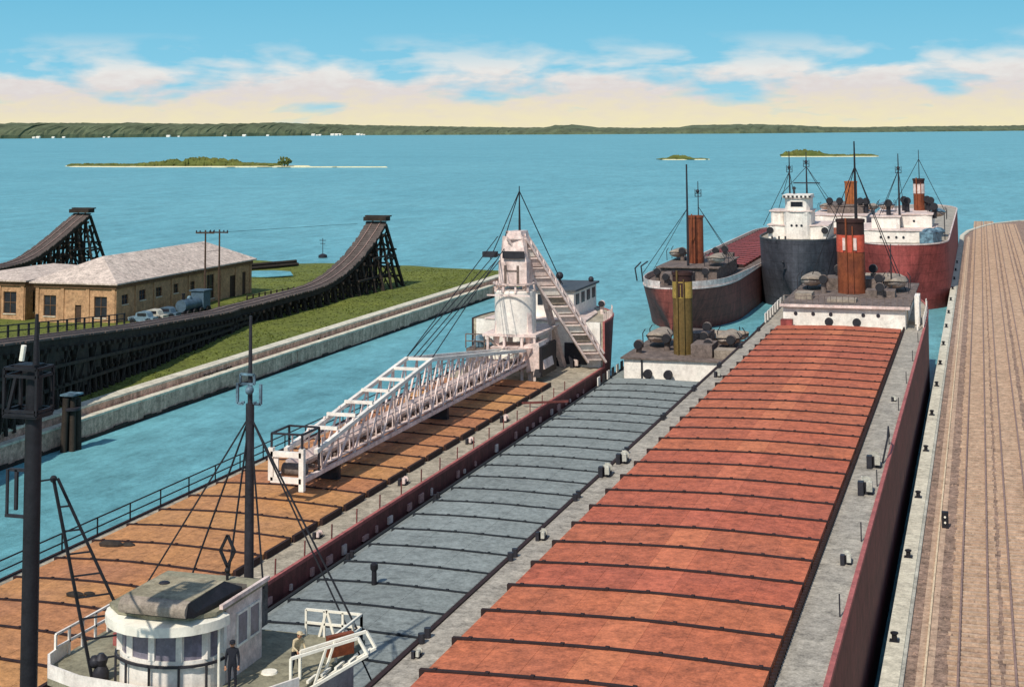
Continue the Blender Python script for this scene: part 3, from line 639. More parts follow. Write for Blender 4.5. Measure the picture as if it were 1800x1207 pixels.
def hatches(root, x0, x1, ystart, ds, n, z, h, crown, mats, seam, gap=.34, cols=10, strip=None, edge=False, cr=.5):
    cx = x0+(x1-x0)*cr; half = max(x1-cx, cx-x0)
    def zc(x): return z+h+crown*(1-(abs(x-cx)/half)**1.5) if abs(x-cx) < half else z+h
    for k in range(n):
        y0 = ystart+k*ds+gap/2; y1 = ystart+(k+1)*ds-gap/2; m = MB(); rr = random.Random(k*7+int(x0))
        for i in range(cols):
            a = x0+(x1-x0)*i/cols; b = x0+(x1-x0)*(i+1)/cols-.004; dz = .008*(i % 2)
            m.mi = 1 if strip and strip[0] <= i < strip[1] else 0
            m.add([(a, y0, z), (b, y0, z), (b, y1, z), (a, y1, z), (a, y0, zc(a)+dz), (b, y0, zc(b)+dz), (b, y1, zc(b)+dz), (a, y1, zc(a)+dz)], [(0, 3, 2, 1), (4, 5, 6, 7), (0, 1, 5, 4), (1, 2, 6, 5), (2, 3, 7, 6), (3, 0, 4, 7)])
        hc = build('hatch_cover', m, mats, root)
        m = MB(); yb = ystart+k*ds; N = 12; rg = []
        for i in range(N+1):
            x = x0-.25+(x1-x0+.3)*i/N; zz = zc(x)+.07; rg.append([(x, yb-gap*.42, z), (x, yb+gap*.42, z), (x, yb+gap*.42, zz), (x, yb-gap*.42, zz)])
        m.loft(rg)
        for i in range(7):
            x = x0+.4+(x1-x0-.8)*i/6+rr.uniform(-.1, .1); m.box(x-.08, x+.08, yb-gap*.46, yb+gap*.46, zc(x)+.02, zc(x)+.11)
        build('hatch_coaming', m, seam, root)
        if edge: build('edge_shade_strip', MB().box(x1+.003, x1+.2, y0+.1+rr.uniform(0, .3), y1-.1-rr.uniform(0, .3), z, z+h+.1), seam, root)  # dark strip standing in for the shadow beside the raised cover edge
def winch(root, x, y, z, s=1, col='darksteel', light='cream'):
    m = MB(); m.box(x-.55*s, x+.55*s, y-.8*s, y+.8*s, z, z+.12*s); m.box(x-.3*s, x+.3*s, y-.75*s, y-.45*s, z+.12*s, z+.8*s); m.box(x-.3*s, x+.3*s, y+.45*s, y+.75*s, z+.12*s, z+.8*s)
    m.box(x-.5*s, x-.1*s, y-1.3*s, y-.7*s, z, z+.95*s)
    w_ = build('deck_winch', m, col, root)
    m = MB(); m.bar((x, y-.44*s, z+.6*s), (x, y+.44*s, z+.6*s), .24*s, 12); m.bar((x, y-.47*s, z+.6*s), (x, y-.4*s, z+.6*s), .42*s, 12); m.bar((x, y+.4*s, z+.6*s), (x, y+.47*s, z+.6*s), .42*s, 12); build('drum', m, light, w_)
    m = MB(); m.box(x+.1*s, x+.5*s, y-1.2*s, y-.8*s, z+.3*s, z+.95*s); m.bar((x+.3*s, y-1.1*s, z+.95*s), (x+.3*s, y-.5*s, z+.75*s), .12*s, 8); build('engine', m, light, w_)
    build('lever', MB().bar((x-.35*s, y+.9*s, z), (x-.35*s, y+.9*s, z+.9*s), .06*s, 6), light, w_)
def cowl(root, x, y, z, h=1.6, r=.35, face=(0, -1), col='darksteel'):
    m = MB(); m.lathe((x, y, z), [(r*.75, 0), (r*.7, h*.6), (r*.8, h*.75)], 12); m.ball((x, y, z+h), r*1.25, n=12); v = build('ventilator', m, col, root)
    m = MB(); m.bar((x+face[0]*r*.8, y+face[1]*r*.8, z+h), (x+face[0]*r*1.5, y+face[1]*r*1.5, z+h+.03), r*1.1, 12); build('mouth', m, 'black', v)
def lifeboat(root, x, y, z, L=6.5, cover='canvas', along=True):
    m = MB(); m.smooth = True; rg = []
    for i in range(13):
        t_ = i/12*2-1; b = 1.3*(1-abs(t_)**2.4)**.6+.02; u = L/2*t_; up = .28*t_*t_; R_ = []
        for k in range(12):
            a = 2*math.pi*k/12; px = b*math.cos(a); pz = .72*math.sin(a)*(1 if math.sin(a) < 0 else .8)*(.4+.6*b/1.32)+up
            R_.append((x+px, y+u, z+1.1+pz) if along else (x+u, y+px, z+1.1+pz))
        rg.append(R_)
    m.loft(rg)
    for fi, f in enumerate(m.f):
        if len(f) == 4 and 6 <= fi % 12 < 12: m.m[fi] = 1
    b_ = build('lifeboat', m, [cover, 'roofpink'], root)
    g_ = MB()
    for k in (0, 6): g_.path([(r_[k][0], r_[k][1], r_[k][2]+.02) for r_ in rg], .05)
    build('rubbing_strake', g_.bar(rg[0][0], rg[0][6], .05).bar(rg[12][0], rg[12][6], .05), 'black', b_)
 
    for t_ in (-.6, .6):
        for sg in (-1, 1):
            m = MB(); p = [(sg*1.45, 0), (sg*1.5, 1.5), (sg*1.2, 1.95)]
            pts = [(x+a, y+L/2*t_, z+c) if along else (x+L/2*t_, y+a, z+c) for a, c in p]; m.path(pts, .045); build('davit', m, 'darksteel', b_)
def rig(root, lines, r=.035, name='rigging'):
    m = MB()
    for a, b in lines: m.bar(a, b, r)
    build(name, m, 'rope', root)
def mast(root, x, y, z0, z1, r=.22, r2=.07, col='darksteel', arm=None, top=None, stay=None, name='mast'):
    m = MB(); m.bar((x, y, z0), (x, y, z1), r, 10, r2)
    if arm: m.bar((x-arm[1], y, arm[0]), (x+arm[1], y, arm[0]), .09)
    if top:
        m.box(x-.35, x+.35, y-.35, y+.35, top-.1, top); m.box(x-.5, x-.42, y-.1, y+.1, top-.5, top+.6); m.box(x+.42, x+.5, y-.1, y+.1, top-.5, top+.6); m.box(x-.5, x+.5, y-.08, y+.08, top-.56, top-.46); m.ball((x, y-.3, top+.3), .3, n=8)
    build(name, m, col, root)
    if stay:
        zt, pts = stay; rig(root, [((x, y, zt), p) for p in pts])
def stack(root, x, y, z0, z1, r, bands, name='funnel'):
    """bands: list of (z_from, z_to, mat)"""
    f = None
    for i, (a, b, mt) in enumerate(bands):
        m = MB(); e = .03 if i % 2 else 0; pr = [(r+e, 0), (r+e, b-a)]
        if i == len(bands)-1: pr = [(r+e, 0), (r+e, b-a-.35), (r+e+.1, b-a-.33), (r+e+.1, b-a), (r-.15, b-a), (r-.2, b-a-.8)]
        m.lathe((x, y, a), pr, 26, 1, 1.0)
        o = build(name if f is None else 'band', m, mt, root if f is None else f)
        if f is None: f = o
    m = MB(); m.bar((x-.35, y-r-.18, z0), (x-.35, y-r-.18, z1+.3), .10, 8); m.bar((x+.35, y-r-.16, z0), (x+.35, y-r-.16, z1-.6), .07, 8); build('steam_pipe', m, bands[0][2], f)
    return f
def roundhouse(cx, hw, y0, y1, n=10, depth=None):
    """footprint with curved front facing -y"""
    depth = depth or hw*.6; P = []
    for i in range(n+1):
        a = math.pi*i/n; P.append((cx-hw*math.cos(a), y0+depth-depth*math.sin(a)))
    return P+[(cx+hw, y1), (cx-hw, y1)]
# ---------------------------------------------------------------- red ship
red = thing('lake_freighter', 'big freighter with red hatch covers lying along the dock', 'ship', (-14.3, 100, 0), 'moored lake freighters')
def zr(y): return 7.8+max(0, (y-150)/38)**2*1.0
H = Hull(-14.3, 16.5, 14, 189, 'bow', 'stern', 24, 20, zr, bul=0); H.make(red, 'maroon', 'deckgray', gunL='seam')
hatches(red, -20.6, -8.2, 57.7-5*3.647, 3.647, 32, 7.8, .42, .18, ['red', 'redstrip'], 'seam', gap=.25, cols=14, strip=(6, 8), cr=.52)
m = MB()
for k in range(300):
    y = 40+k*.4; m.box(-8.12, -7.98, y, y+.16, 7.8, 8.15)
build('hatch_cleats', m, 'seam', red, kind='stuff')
for y in (88.5, 95.4): winch(red, -6.85, y, 7.8, .8, 'darksteel', 'capgray')
winch(red, -6.75, 74.2, 7.8, .5, 'darksteel', 'capgray'); winch(red, -6.9, 118, 7.8, .35, 'darksteel', 'capgray')
for x, y, s in ((-21.9, 92.3, .65), (-22.1, 88.6, .65), (-21.9, 74.2, .45), (-21.6, 125.6, .5), (-21.9, 56.6, .3)): winch(red, x, y, 7.8, s, 'darksteel', 'capgray')
for y in range(42, 160, 12):
    m = MB(); m.bar((-6.35, y, 7.8), (-6.35, y, 8.75), .03); build('stanchion', m, 'darksteel', red)
    for dy in (4, 4.7): build('bollard', MB().bar((-22.3, y+dy, 7.8), (-22.3, y+dy, 8.2), .15, 8), 'darksteel', red)
m = MB(); m.path([(-6.4, 96, 7.9), (-6.2, 98, 8.9), (-6.25, 100, 9.3), (-6.3, 101.5, 8.4)], .05); build('mooring_cable', m, 'rope', red)
# aft house
m = MB(); m.box(-20.3, -7.9, 158.6, 178, 7.75, 10.0); ah = build('deckhouse', m, 'white', red)
m = MB(); m.box(-20.6, -7.4, 158.2, 183, 10.0, 10.16); build('house_roof', m, 'roofbrown', ah)
m = MB(); m.box(-20.6, -7.4, 158.05, 158.197, 9.92, 10.2); build('roof_edge', m, 'pinkwhite', ah)
for x in (-19.0, -17.2, -15.4, -12.1, -10.6):
    m = MB(); m.bar((x, 158.55, 9.2), (x, 158.62, 9.2), .2, 12); build('porthole', m, 'glass', ah)
for x in (-15.5, -12.7): cowl(red, x, 157.6, 7.8, .75, .36)
m = MB(); m.box(-20.4, -19.2, 157, 158, 8.1, 8.7); build('locker', m, 'redhull', red)
for sx, xx in ((-1, -22.2), (1, -6.5)):
    for k in range(8):
        y = 160+k*2.0; xe = -14.3+sx*(H.hb(y+1)-.15); m = MB(); m.box(xe-.05, xe+.05, y, y+1.3, zr(y), zr(y)+1.05); build('bulwark_panel', m, 'white', red)
stack(red, -14.2, 170.8, 10.1, 18.2, 1.52, [(10.1, 14.7, 'rustystack'), (14.7, 16.6, 'redband'), (16.6, 18.3, 'blackstack')])
m = MB()   # emblem on the red band, three upright strokes inside two plates
for dx in (-.75, .35): build('funnel_mark', MB().box(-14.2+dx, -14.2+dx+.42, 169.2, 169.3, 14.95, 16.3), 'pinkwhite', red)
mast(red, -14.1, 178, 8.5, 26.9, .3, .08, 'black', stay=(24, [(-19.5, 174, 10.2), (-8.5, 174, 10.2), (-18.5, 184, 9.4), (-9.5, 184, 9.4)]))
lifeboat(red, -18.9, 174.5, 10.1, 7); lifeboat(red, -9.6, 174, 10.1, 7)
lifeboat(red, -12.6, 181.5, 9.7, 6, along=False)
for x, y, h in ((-17.2, 170, 1.5), (-16.2, 177.2, 2.0), (-11.2, 170.5, 1.7), (-10.8, 165.8, 1.2), (-12.2, 176.4, 2.2)): cowl(red, x, y, 10.16, h, .42, col='roofbrown')
for b_ in ((-17.4, -11, 173.8, 178, 10.17, 11.4), (-12.4, -9.3, 166.5, 169, 10.17, 10.9)): build('engine_casing', MB().box(*b_), 'roofbrown', red)
for b_ in ((-19.6, -17.8, 163, 166, 10.17, 10.8), (-16, -13, 161, 163.4, 10.17, 10.5)): build('skylight', MB().box(*b_), 'canvas', red)
m = MB()
for k in range(22): x = -20.3+k*.61; m.bar((x, 159, 10.16), (x, 159, 11.0), .03)
m.bar((-20.3, 159, 11), (-7.5, 159, 11), .03); build('railing', m, 'roofbrown', red)
mast(red, -9.9, 171, 10.1, 15.6, .1, .05, 'darksteel', name='derrick_post')
m = MB(); m.box(-7.1, -6.6, 162, 165, 8, 10.9); build('companionway', m, 'white', red)
for y, h_ in ((161, 11.3), (158, 11.1)): build('davit_post', MB().bar((-6.7, y, 7.9), (-6.7, y, h_), .07), 'white', red)
# ---------------------------------------------------------------- grey ship
gray = thing('lake_freighter', 'low freighter with grey hatch covers and a round white pilothouse', 'ship', (-30.4, 100, 0), 'moored lake freighters')
def zg(y): return 2.9+(2.4 if y < 56 else max(0, (60-y)/4)*2.4 if y < 60 else 0)+max(0, (y-140)/32)**2*.5
G = Hull(-30.4, 13.9, 30, 173, 'bow', 'stern', 26, 18, zg, bul=0); G.make(gray, 'grayhull', 'gray', gun='seamgray')
hatches(gray, -36.2, -24.7, 71.1-3*3.707, 3.707, 24, 2.9, .34, .22, ['gray'], 'seamgray', gap=.2, cols=8, cr=.35)
m = MB(); m.box(-35.8, -24.2, 151.4, 160, 2.85, 4.95); gh = build('deckhouse', m, 'white', gray)
m = MB(); m.box(-36.1, -23.9, 151.1, 166, 4.95, 5.12); build('house_roof', m, 'roofbrown', gh)
m = MB(); m.box(-34.0, -33.8, 151.33, 151.4, 2.9, 4.9); build('drain_pipe', m, 'glass', gh)
for x in (-33.1, -31.0): cowl(gray, x, 150.6, 2.9, .75, .38)
stack(gray, -30.3, 155.2, 5.1, 13.5, 1.02, [(5.1, 10.9, 'olivestack'), (10.9, 12.6, 'yellowband'), (12.6, 13.6, 'blackstack')])
m = MB(); m.box(-30.75, -30.35, 154.06, 154.16, 11.1, 12.4); m.box(-30.25, -29.85, 154.06, 154.16, 11.1, 12.4); m.box(-30.75, -29.85, 154.07, 154.15, 12.4, 12.5); build('funnel_mark', m, 'blackstack', gray)
lifeboat(gray, -33.9, 160.5, 5.1, 6); lifeboat(gray, -26.4, 160.5, 5.1, 6); lifeboat(gray, -28, 165.5, 4.6, 6, along=False)
for x, y, h in ((-32.4, 157, 1.3), (-28.6, 158, 1.5), (-27.6, 155, 1.2), (-25.3, 155.5, 1.6), (-32, 163, 1.7), (-29.2, 163.4, 1.8), (-34.9, 154.6, .9)): cowl(gray, x, y, 5.1, h, .42, col='roofbrown')
for b_ in ((-29.1, -26.9, 153, 156.6, 5.13, 6.4), (-31.5, -28.5, 160, 164, 5.13, 6.6)): build('engine_casing', MB().box(*b_), 'roofbrown', gray)
m = MB(); m.box(-26.6, -24.6, 152.5, 154.6, 5.13, 6.0); build('skylight', m, 'canvas', gray)
for sx in (-1, 1):
    for k in range(9):
        y = 146+k*2; xe = -30.4+sx*(G.hb(y)-.12); m = MB(); m.box(xe-.05, xe+.05, y, y+.9, zg(y), zg(y)+.9); build('bulwark_panel', m, 'darksteel' if k % 2 else 'white', gray)
m = MB(); m.lathe((-32.9, 78.3, 2.9+.4), [(.16, 0), (.14, .9), (.22, 1.0), (.22, 1.25), (.05, 1.35)], 10); build('vent_post', m, 'black', gray)
for y in (62, 84, 99, 131):
    for dy in (0, .6): build('bollard', MB().bar((-37.0, y+dy, 2.9), (-37.0, y+dy, 3.3), .14, 8), 'darksteel', gray)
# forward island: bridge deck, pilothouse
m = MB(); PD = [(-35.9, 53.4), (-35.7, 51.9), (-35.0, 50.9), (-33.2, 50.2), (-30.4, 49.9), (-27.6, 50.2), (-25.8, 50.9), (-25.05, 52.4), (-24.9, 58.3), (-35.9, 58.3)]
m.prism(PD, 7.35, 7.6); bd = build('bridge_deck', m, 'deckolive', gray)
m = MB(); m.prism([(-30.4+(x+30.4)*.93, 54+(y-54)*.93) for x, y in PD], 4.9, 7.35); build('forward_house', m, 'white', bd)
m = MB()
for (a, b), (c, d) in zip(PD[:7], PD[1:8]):
    m.prism([(a, b), (c, d), (-30.4+(c+30.4)*.985, 54+(d-54)*.975), (-30.4+(a+30.4)*.985, 54+(b-54)*.975)], 7.603, 8.1)
build('deck_bulwark', m, 'white', bd)
# wheelhouse: curved front wall with five windows
HW = roundhouse(-30.2, 2.1, 50.45, 52.3, 12, 1.5)
ph = build('pilothouse', MB().prism(HW, 7.6, 8.85), 'white', gray)
m = MB(); m.prism([(-30.2+(x+30.2)*.97, 52+(y-52)*.96) for x, y in HW], 8.853, 10.3); build('window', m, 'lilac', ph)
for i, (x, y) in enumerate(HW[:13]):
    if i % 2 == 0: build('window_post', MB().prism([(x-.13, y-.02), (x+.13, y-.02), (x+.13, y+.2), (x-.13, y+.2)], 8.853, 10.3), 'white', ph)

m = MB(); pr = [(-30.2+(x+30.2)*1.07, 52+(y-52)*1.10) for x, y in HW[:13]]
m.path([(x, y, 8.7) for x, y in pr], .045)
for i in (2, 4, 6, 8, 10): m.bar((pr[i][0], pr[i][1], 7.6), (pr[i][0], pr[i][1], 8.75), .035)
build('handrail', m, 'darksteel', ph)
m = MB(); m.smooth = True; o1 = [(-30.2+(x+30.2)*1.02, 52+(y-52)*1.03) for x, y in HW[:13]]; o2 = [(-30.25+(x+30.2)*1.2, 52+(y-52)*1.5) for x, y in HW[:13]]
m.loft([[(a[0], a[1], 10.42), (b[0], b[1], 10.3), (b[0], b[1], 9.95), (b[0]*.995-.15, b[1]+.08, 9.95), (a[0], a[1], 10.3)] for a, b in zip(o1, o2)]); build('visor', m, 'cream', ph)
# rear house with sloping parapet
m = MB(); m.prism([(-32.3, 52.33), (-28.1, 52.33), (-28.1, 55.3), (-32.3, 55.3)], 7.6, 10.38); rh = build('chart_room', m, 'pinkwhite', gray)
for y in (53.2, 54.2):
    m = MB(); m.box(-28.097, -28.06, y, y+.75, 8.75, 9.85); build('window', m, 'lilac', rh)
    m = MB(); m.box(-28.097, -28.03, y-.09, y-.003, 8.66, 9.94); m.box(-28.097, -28.03, y+.753, y+.84, 8.66, 9.94); m.box(-28.097, -28.03, y-.003, y+.753, 8.66, 8.747); m.box(-28.097, -28.03, y-.003, y+.753, 9.853, 9.94); build('window_frame', m, 'white', rh)
m = MB(); m.prism([(-32.5, 51.2), (-31.7, 50.5), (-30.2, 50.2), (-28.7, 50.5), (-27.95, 51.3), (-27.95, 55.5), (-32.5, 55.5)], 10.42, 10.56); build('roof', m, 'deckolive', ph)
m = MB(); m.box(-28.0, -27.85, 51.6, 55.5, 10.563, 10.72); build('parapet', m, 'pinkwhite', rh)
# canopy box on the roof
cv = build('roof_canopy', MB().box(-31.3, -28.5, 50.35, 52.9, 10.85, 11.2), 'canvastop', gray)
m = MB(); m.smooth = True
m.loft([[(x, 50.35, 11.2), (x, 50.1, 11.16), (x, 49.92, 11.02), (x, 49.88, 10.85), (x, 49.95, 10.68), (x, 50.35, 10.68)] for x in (-31.3, -28.5)]); build('front_roll', m, 'canvas', cv)
m = MB(); m.box(-31.2, -28.6, 50.2, 52.8, 10.57, 10.67); build('canopy_frame', m, 'black', cv)
m = MB(); m.loft([[(-28.5, 50.0, 10.68), (-28.5, 52.9, 10.7), (-28.5, 52.9, 11.2), (-28.5, 50.15, 11.15)], [(-28.35, 50.3, 10.6), (-28.05, 53.6, 10.6), (-28.05, 53.5, 10.85), (-28.35, 50.5, 10.75)]]); build('side_flap', m, 'black', cv)
m = MB(); m.loft([[(-30.5, 52.9, 10.7), (-28.5, 52.9, 10.7), (-28.5, 52.9, 11.18), (-30.5, 52.9, 11.18)], [(-29.4, 54.2, 10.6), (-28.1, 54.0, 10.6), (-28.1, 54.0, 10.8), (-29.4, 54.2, 10.75)]]); build('rear_flap', m, 'canvas', cv)
m = MB(); m.ball((-30.6, 52.0, 11.22), .22, sz=.3, n=10); build('vent_cap', m, 'darksteel', cv)
build('mast_house', MB().box(-32.0, -29.7, 55.33, 59.0, 7.6, 9.45), 'roofbrown', gray)
# direction finder loop
m = MB(); lx, ly, lz = -29.5, 55.0, 11.7
m.path([(lx, ly, lz-.62), (lx-.32, ly, lz), (lx, ly, lz+.62), (lx+.32, ly, lz), (lx, ly, lz-.62)], .05); m.bar((lx, ly, 10.56), (lx, ly, lz-.6), .06, 8); m.ball((lx, ly, lz-.75), .12, n=8); build('direction_finder', m, 'black', gray)
# masts
mx, my = -30.3, 58.4
m = MB(); m.bar((mx, my, 5), (mx, my, 16.9), .22, 12, .18); m.bar((mx, my, 16.9), (mx, my, 20.6), .11, 10, .06); build('mast', m, 'darksteel', gray)
m = MB()
for sx in (-1, 1):
    x0 = mx+sx*.28; x1 = mx+sx*.55
    m.path([(x0, my-.1, 17.0), (x0, my-.1, 16.9), (x1, my-.1, 16.9), (x1, my-.1, 17.75)], .055)
m.path([(mx-.36, my-.2, 18.15), (mx+.3, my-.2, 18.15), (mx+.3, my-.2, 17.75), (mx-.36, my-.2, 17.75), (mx-.36, my-.2, 18.15)], .045); m.ball((mx+.1, my-.25, 17.5), .2, n=8); build('mast_light_bracket', m, 'bluesteel', gray)
rig(gray, [((mx, my, 16.4), (-36.0, 58.2, 7.7)), ((mx, my, 16.4), (-36.0, 60.2, 4.0)), ((mx, my, 16.4), (-24.9, 58.0, 7.7)), ((mx, my, 16.4), (-24.6, 60, 4.0)), ((mx, my, 16.4), (-30.8, 57.4, 9.5)), ((mx, my, 16.4), (-29.2, 57.6, 9.5))], .03)
fx, fy = -30.35, 43.1
m = MB(); m.bar((fx, fy, 4), (fx, fy, 20.7), .29, 14, .27); m.bar((fx+.05, fy, 20.7), (fx+.05, fy, 22.5), .12, 10, .05); build('foremast', m, 'black', gray)
m = MB()
for z0, z1, e in ((19.25, 20.75, .5),):
    for dx in (-e-.35, e-.1):
        for dy in (-.45, .45): m.bar((fx+dx, fy+dy, z0), (fx+dx, fy+dy, z1), .045)
    for zz in (z0, z0+.12, z1, z1-.25):
        m.path([(fx-e-.35, fy-.45, zz), (fx+e-.1, fy-.45, zz), (fx+e-.1, fy+.45, zz), (fx-e-.35, fy+.45, zz), (fx-e-.35, fy-.45, zz)], .045)
m.box(fx-.9, fx+.42, fy-.46, fy+.46, 19.14, 19.22); m.box(fx-.6, fx+.2, fy-.3, fy+.3, 20.78, 20.86)
m.bar((fx-.7, fy-.44, 19.3), (fx-.4, fy-.44, 20.5), .05); build('lookout_cage', m, 'black', gray)
m = MB(); m.bar((fx-.3, fy-.3, 21.0), (fx-.22, fy-.3, 21.5), .09, 8); build('masthead_lamp', m, 'cream', gray)
m = MB(); m.bar((fx-.55, fy-.1, 16.1), (fx-.55, fy-.1, 17.4), .05); m.bar((fx-.95, fy-.1, 15.9), (fx-.1, fy-.1, 15.9), .05); m.bar((fx-.8, fy-.1, 17.4), (fx-.1, fy-.1, 17.4), .05); m.bar((fx-.9, fy-.1, 15.9), (fx-.9, fy-.1, 17.4), .04); build('ladder_bracket', m, 'darksteel', gray)
# rope ladder shroud falling aft from the foremast
A, B1, B2 = Vector((-34.0, 49.6, 15.45)), Vector((-33.2, 51.2, 7.6)), Vector((-31.7, 52.6, 7.6))
m = MB(); m.bar(A, B1, .05); m.bar(A+Vector((.12, .1, 0)), B2, .05)
for k in range(1, 9):
    t_ = (k/9)**.9; m.bar(A.lerp(B1, t_), (A+Vector((.12, .1, 0))).lerp(B2, t_), .03)
m.ball(A, .14, n=8); m.bar(A, (fx, fy, 17.0), .03); build('shroud_ladder', m, 'rope', gray)
# bridge wing rails and the ladder frame at the right
def railing(root, pts, z, hh=1.0, mids=(.5,), mat_='white', r=.04, name='railing', posts=None):
    m = MB()
    for dz in (hh, *[hh*k for k in mids]): m.path([(x, y, z+dz) for x, y in pts], r)
    for (a, b), (c, d) in zip(pts, pts[1:]):
        L = math.hypot(c-a, d-b); n = max(1, round(L/(posts or .9)))
        for k in range(n+1): m.bar((a+(c-a)*k/n, b+(d-b)*k/n, z), (a+(c-a)*k/n, b+(d-b)*k/n, z+hh), r)
    return build(name, m, mat_, root)
railing(gray, [(-35.75, 52.5), (-35.75, 58.1)], 7.6, 1.05, (.5,), 'white', .045)
railing(gray, [(-27.5, 58.15), (-25.0, 58.15), (-25.0, 55.6)], 7.6, 1.05, (.5,), 'cream', .045)
m = MB(); m.bar((-26.9, 58.15, 7.6), (-26.55, 58.15, 8.7), .05); m.bar((-26.2, 58.15, 7.6), (-26.55, 58.15, 8.7), .05); build('rail_brace', m, 'cream', gray)
m = MB()
for dy in (0, .8):
    m.path([(-25.6, 52.8+dy, 7.6), (-25.6, 52.8+dy, 8.6), (-23.7, 54.8+dy, 8.9), (-23.3, 54.8+dy, 8.3), (-25.3, 52.6+dy, 7.3)], .05); m.bar((-24.9, 53.4+dy, 7.5), (-24.6, 53.8+dy, 8.75), .04)
for k in range(6): m.bar((-25.5+k*.4, 52.8+k*.4, 7.5+k*.15), (-25.5+k*.4, 53.6+k*.4, 7.5+k*.15), .05)
build('gangway', m, 'cream', gray)
m = MB(); m.loft([[(-25.0, 54.9, 7.95), (-24.3, 55.8, 7.95), (-24.3, 55.8, 8.75), (-25.0, 54.9, 8.75)], [(-25.2, 55.1, 7.95), (-24.5, 56, 7.95), (-24.5, 56, 8.75), (-25.2, 55.1, 8.75)]]); build('name_board', m, 'rustystack', gray)
m = MB(); m.lathe((-27.0, 53.8, 7.603), [(.33, 0), (.3, .07), (.05, .09)], 14); build('deck_fitting', m, 'cream', gray)
m = MB(); m.lathe((-32.9, 51.3, 7.6), [(.3, 0), (.32, .3), (.2, .55), (.28, .8), (.1, 1.0)], 10); m.ball((-33.1, 51.2, 8.3), .25, n=8); build('searchlight', m, 'darksteel', gray)
m = MB(); m.box(-34.6, -33.2, 54.8, 55.6, 7.6, 8.1); m.box(-34.3, -33.4, 55.6, 56.3, 7.6, 8.3); build('deck_locker', m, 'gunwale', gray)
m = MB(); m.bar((-27.95, 51.5, 7.6), (-27.95, 51.5, 10.3), .05, 8); build('stanchion', m, 'cream', gray)
# ---------------------------------------------------------------- orange self-unloader
ora = thing('self_unloading_freighter', 'freighter with orange hatch covers carrying a white conveyor boom', 'ship', (-44.95, 110, 0), 'moored lake freighters')
def zo(y): return 4.1
O = Hull(-44.95, 14.45, 18, 171, 'bow', 'stern', 24, 20, lambda y: 4.1 if y < 150 else (4.1+(y-150)*1.25 if y < 152 else 6.6), bul=0); 
def zof(y): return 4.1 if y < 150.94 else 8.6
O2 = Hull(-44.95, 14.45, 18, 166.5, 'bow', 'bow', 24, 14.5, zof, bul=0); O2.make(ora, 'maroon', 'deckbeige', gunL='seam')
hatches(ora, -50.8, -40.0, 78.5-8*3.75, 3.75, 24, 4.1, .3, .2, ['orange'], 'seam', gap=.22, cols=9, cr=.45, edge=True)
for k in range(24):
    y = 50+k*3.75; m = MB(); m.bar((-37.95, y, 4.1), (-37.95, y+.05, 5.0), .035); build('stanchion', m, 'maroon', ora)
railing(ora, [(-52.05, 44), (-52.05, 150)], 4.1, 1.1, (.5,), 'black', .035, posts=3.7)
for k in range(40):
    y = 55+k*2.5+random.uniform(-.6, .6)
    if random.random() < .8: m = MB(); m.box(-37.72, -37.6, y, y+random.uniform(.15, .9), 2.95, 3.0+random.uniform(.2, .55)); build('fender', m, 'rustpipe' if k % 3 else 'pinkwhite', ora)
for y, s in ((98, .5), (112, .45), (121, .55), (84, .4)): winch(ora, -38.9, y, 4.1, s, 'darksteel', 'pinkwhite')
m = MB(); m.bar((-39.5, 127.8, 4.4), (-34.9, 126.5, 5.0), .09); build('mooring_spar', m, 'maroon', ora)
# dark rope bundle and gear on near hatches
m = MB(); m.ball((-49.2, 77.6, 4.58), .5, 1.7, .8, .5, n=8); m.ball((-48.2, 77.8, 4.56), .35, 1.4, .8, .5, n=8); build('rope_coil', m, 'darkwood', ora)
m = MB(); m.ball((-45.6, 68.6, 4.68), .35, 1.6, .8, .45, n=8); m.ball((-45.0, 69.0, 4.66), .25, 1.4, .8, .4, n=8); build('rope_coil', m, 'darkwood', ora)
# boom
bm_ = thing  # alias unused
XL, XR = -45.05, -42.85
def topz(y):
    P = [(90, 8.4), (94.5, 8.05), (114, 10.1), (141, 6.9)]
    for (a, za), (b, zb_) in zip(P, P[1:]):
        if a <= y <= b: return za+(zb_-za)*(y-a)/(b-a)
    return P[-1][1]
m = MB()
for x in (XL, XR): m.bar((x, 90, 5.85), (x, 142, 5.85), .14)
bmo = build('conveyor_boom', m, 'pinkwhite', ora)
m = MB()
for x in (XL, XR): m.path([(x, 92.0, 7.3), (x, 114, 10.1), (x, 142, 6.9)], .14)
for y in [95.5+3.1*k for k in range(7)]: m.bar((XL, y, topz(y)), (XR, y, topz(y)), .11)
build('top_chord', m, 'white', bmo)
m = MB()
for x in (XL, XR):
    ys_ = [93+2.6*k for k in range(19)]
    for k, y in enumerate(ys_):
        m.bar((x, y, 5.85), (x, y, topz(y)-.1), .045); m.bar((x, y, 5.85), (x, min(y+2.6, 141), topz(min(y+2.6, 141))-.1), .065)
for k in range(20): y = 92+2.5*k; m.bar((XL, y, 5.85), (XR, y+2.5, 5.85), .07); m.bar((XL, y, 5.85), (XR, y, 5.85), .08)
build('truss_web', m, 'pinkwhite', bmo)
m = MB(); m.loft([[(-44.6, y, 6.75), (-44.3, y, 6.35), (-43.6, y, 6.35), (-43.3, y, 6.75), (-43.35, y, 6.9), (-43.65, y, 6.5), (-44.25, y, 6.5), (-44.55, y, 6.9)] for y in (91, 100, 120, 141)]); build('belt_trough', m, 'pinkwhite', bmo)
for k in range(42): y = 92+1.18*k; build('idler_roller', MB().bar((-44.75, y+.3, 6.3), (-43.1, y+.3, 6.3), .14, 8), 'roofbrown', bmo)
m = MB()
for k in range(30): y = 93+1.6*k; m.bar((-42.95, y, 6.2), (-42.95, y, 7.4 if y > 100 else 7.0), .04); m.bar((-44.95, y, 6.2), (-44.95, y, 7.4 if y > 100 else 7.0), .04)
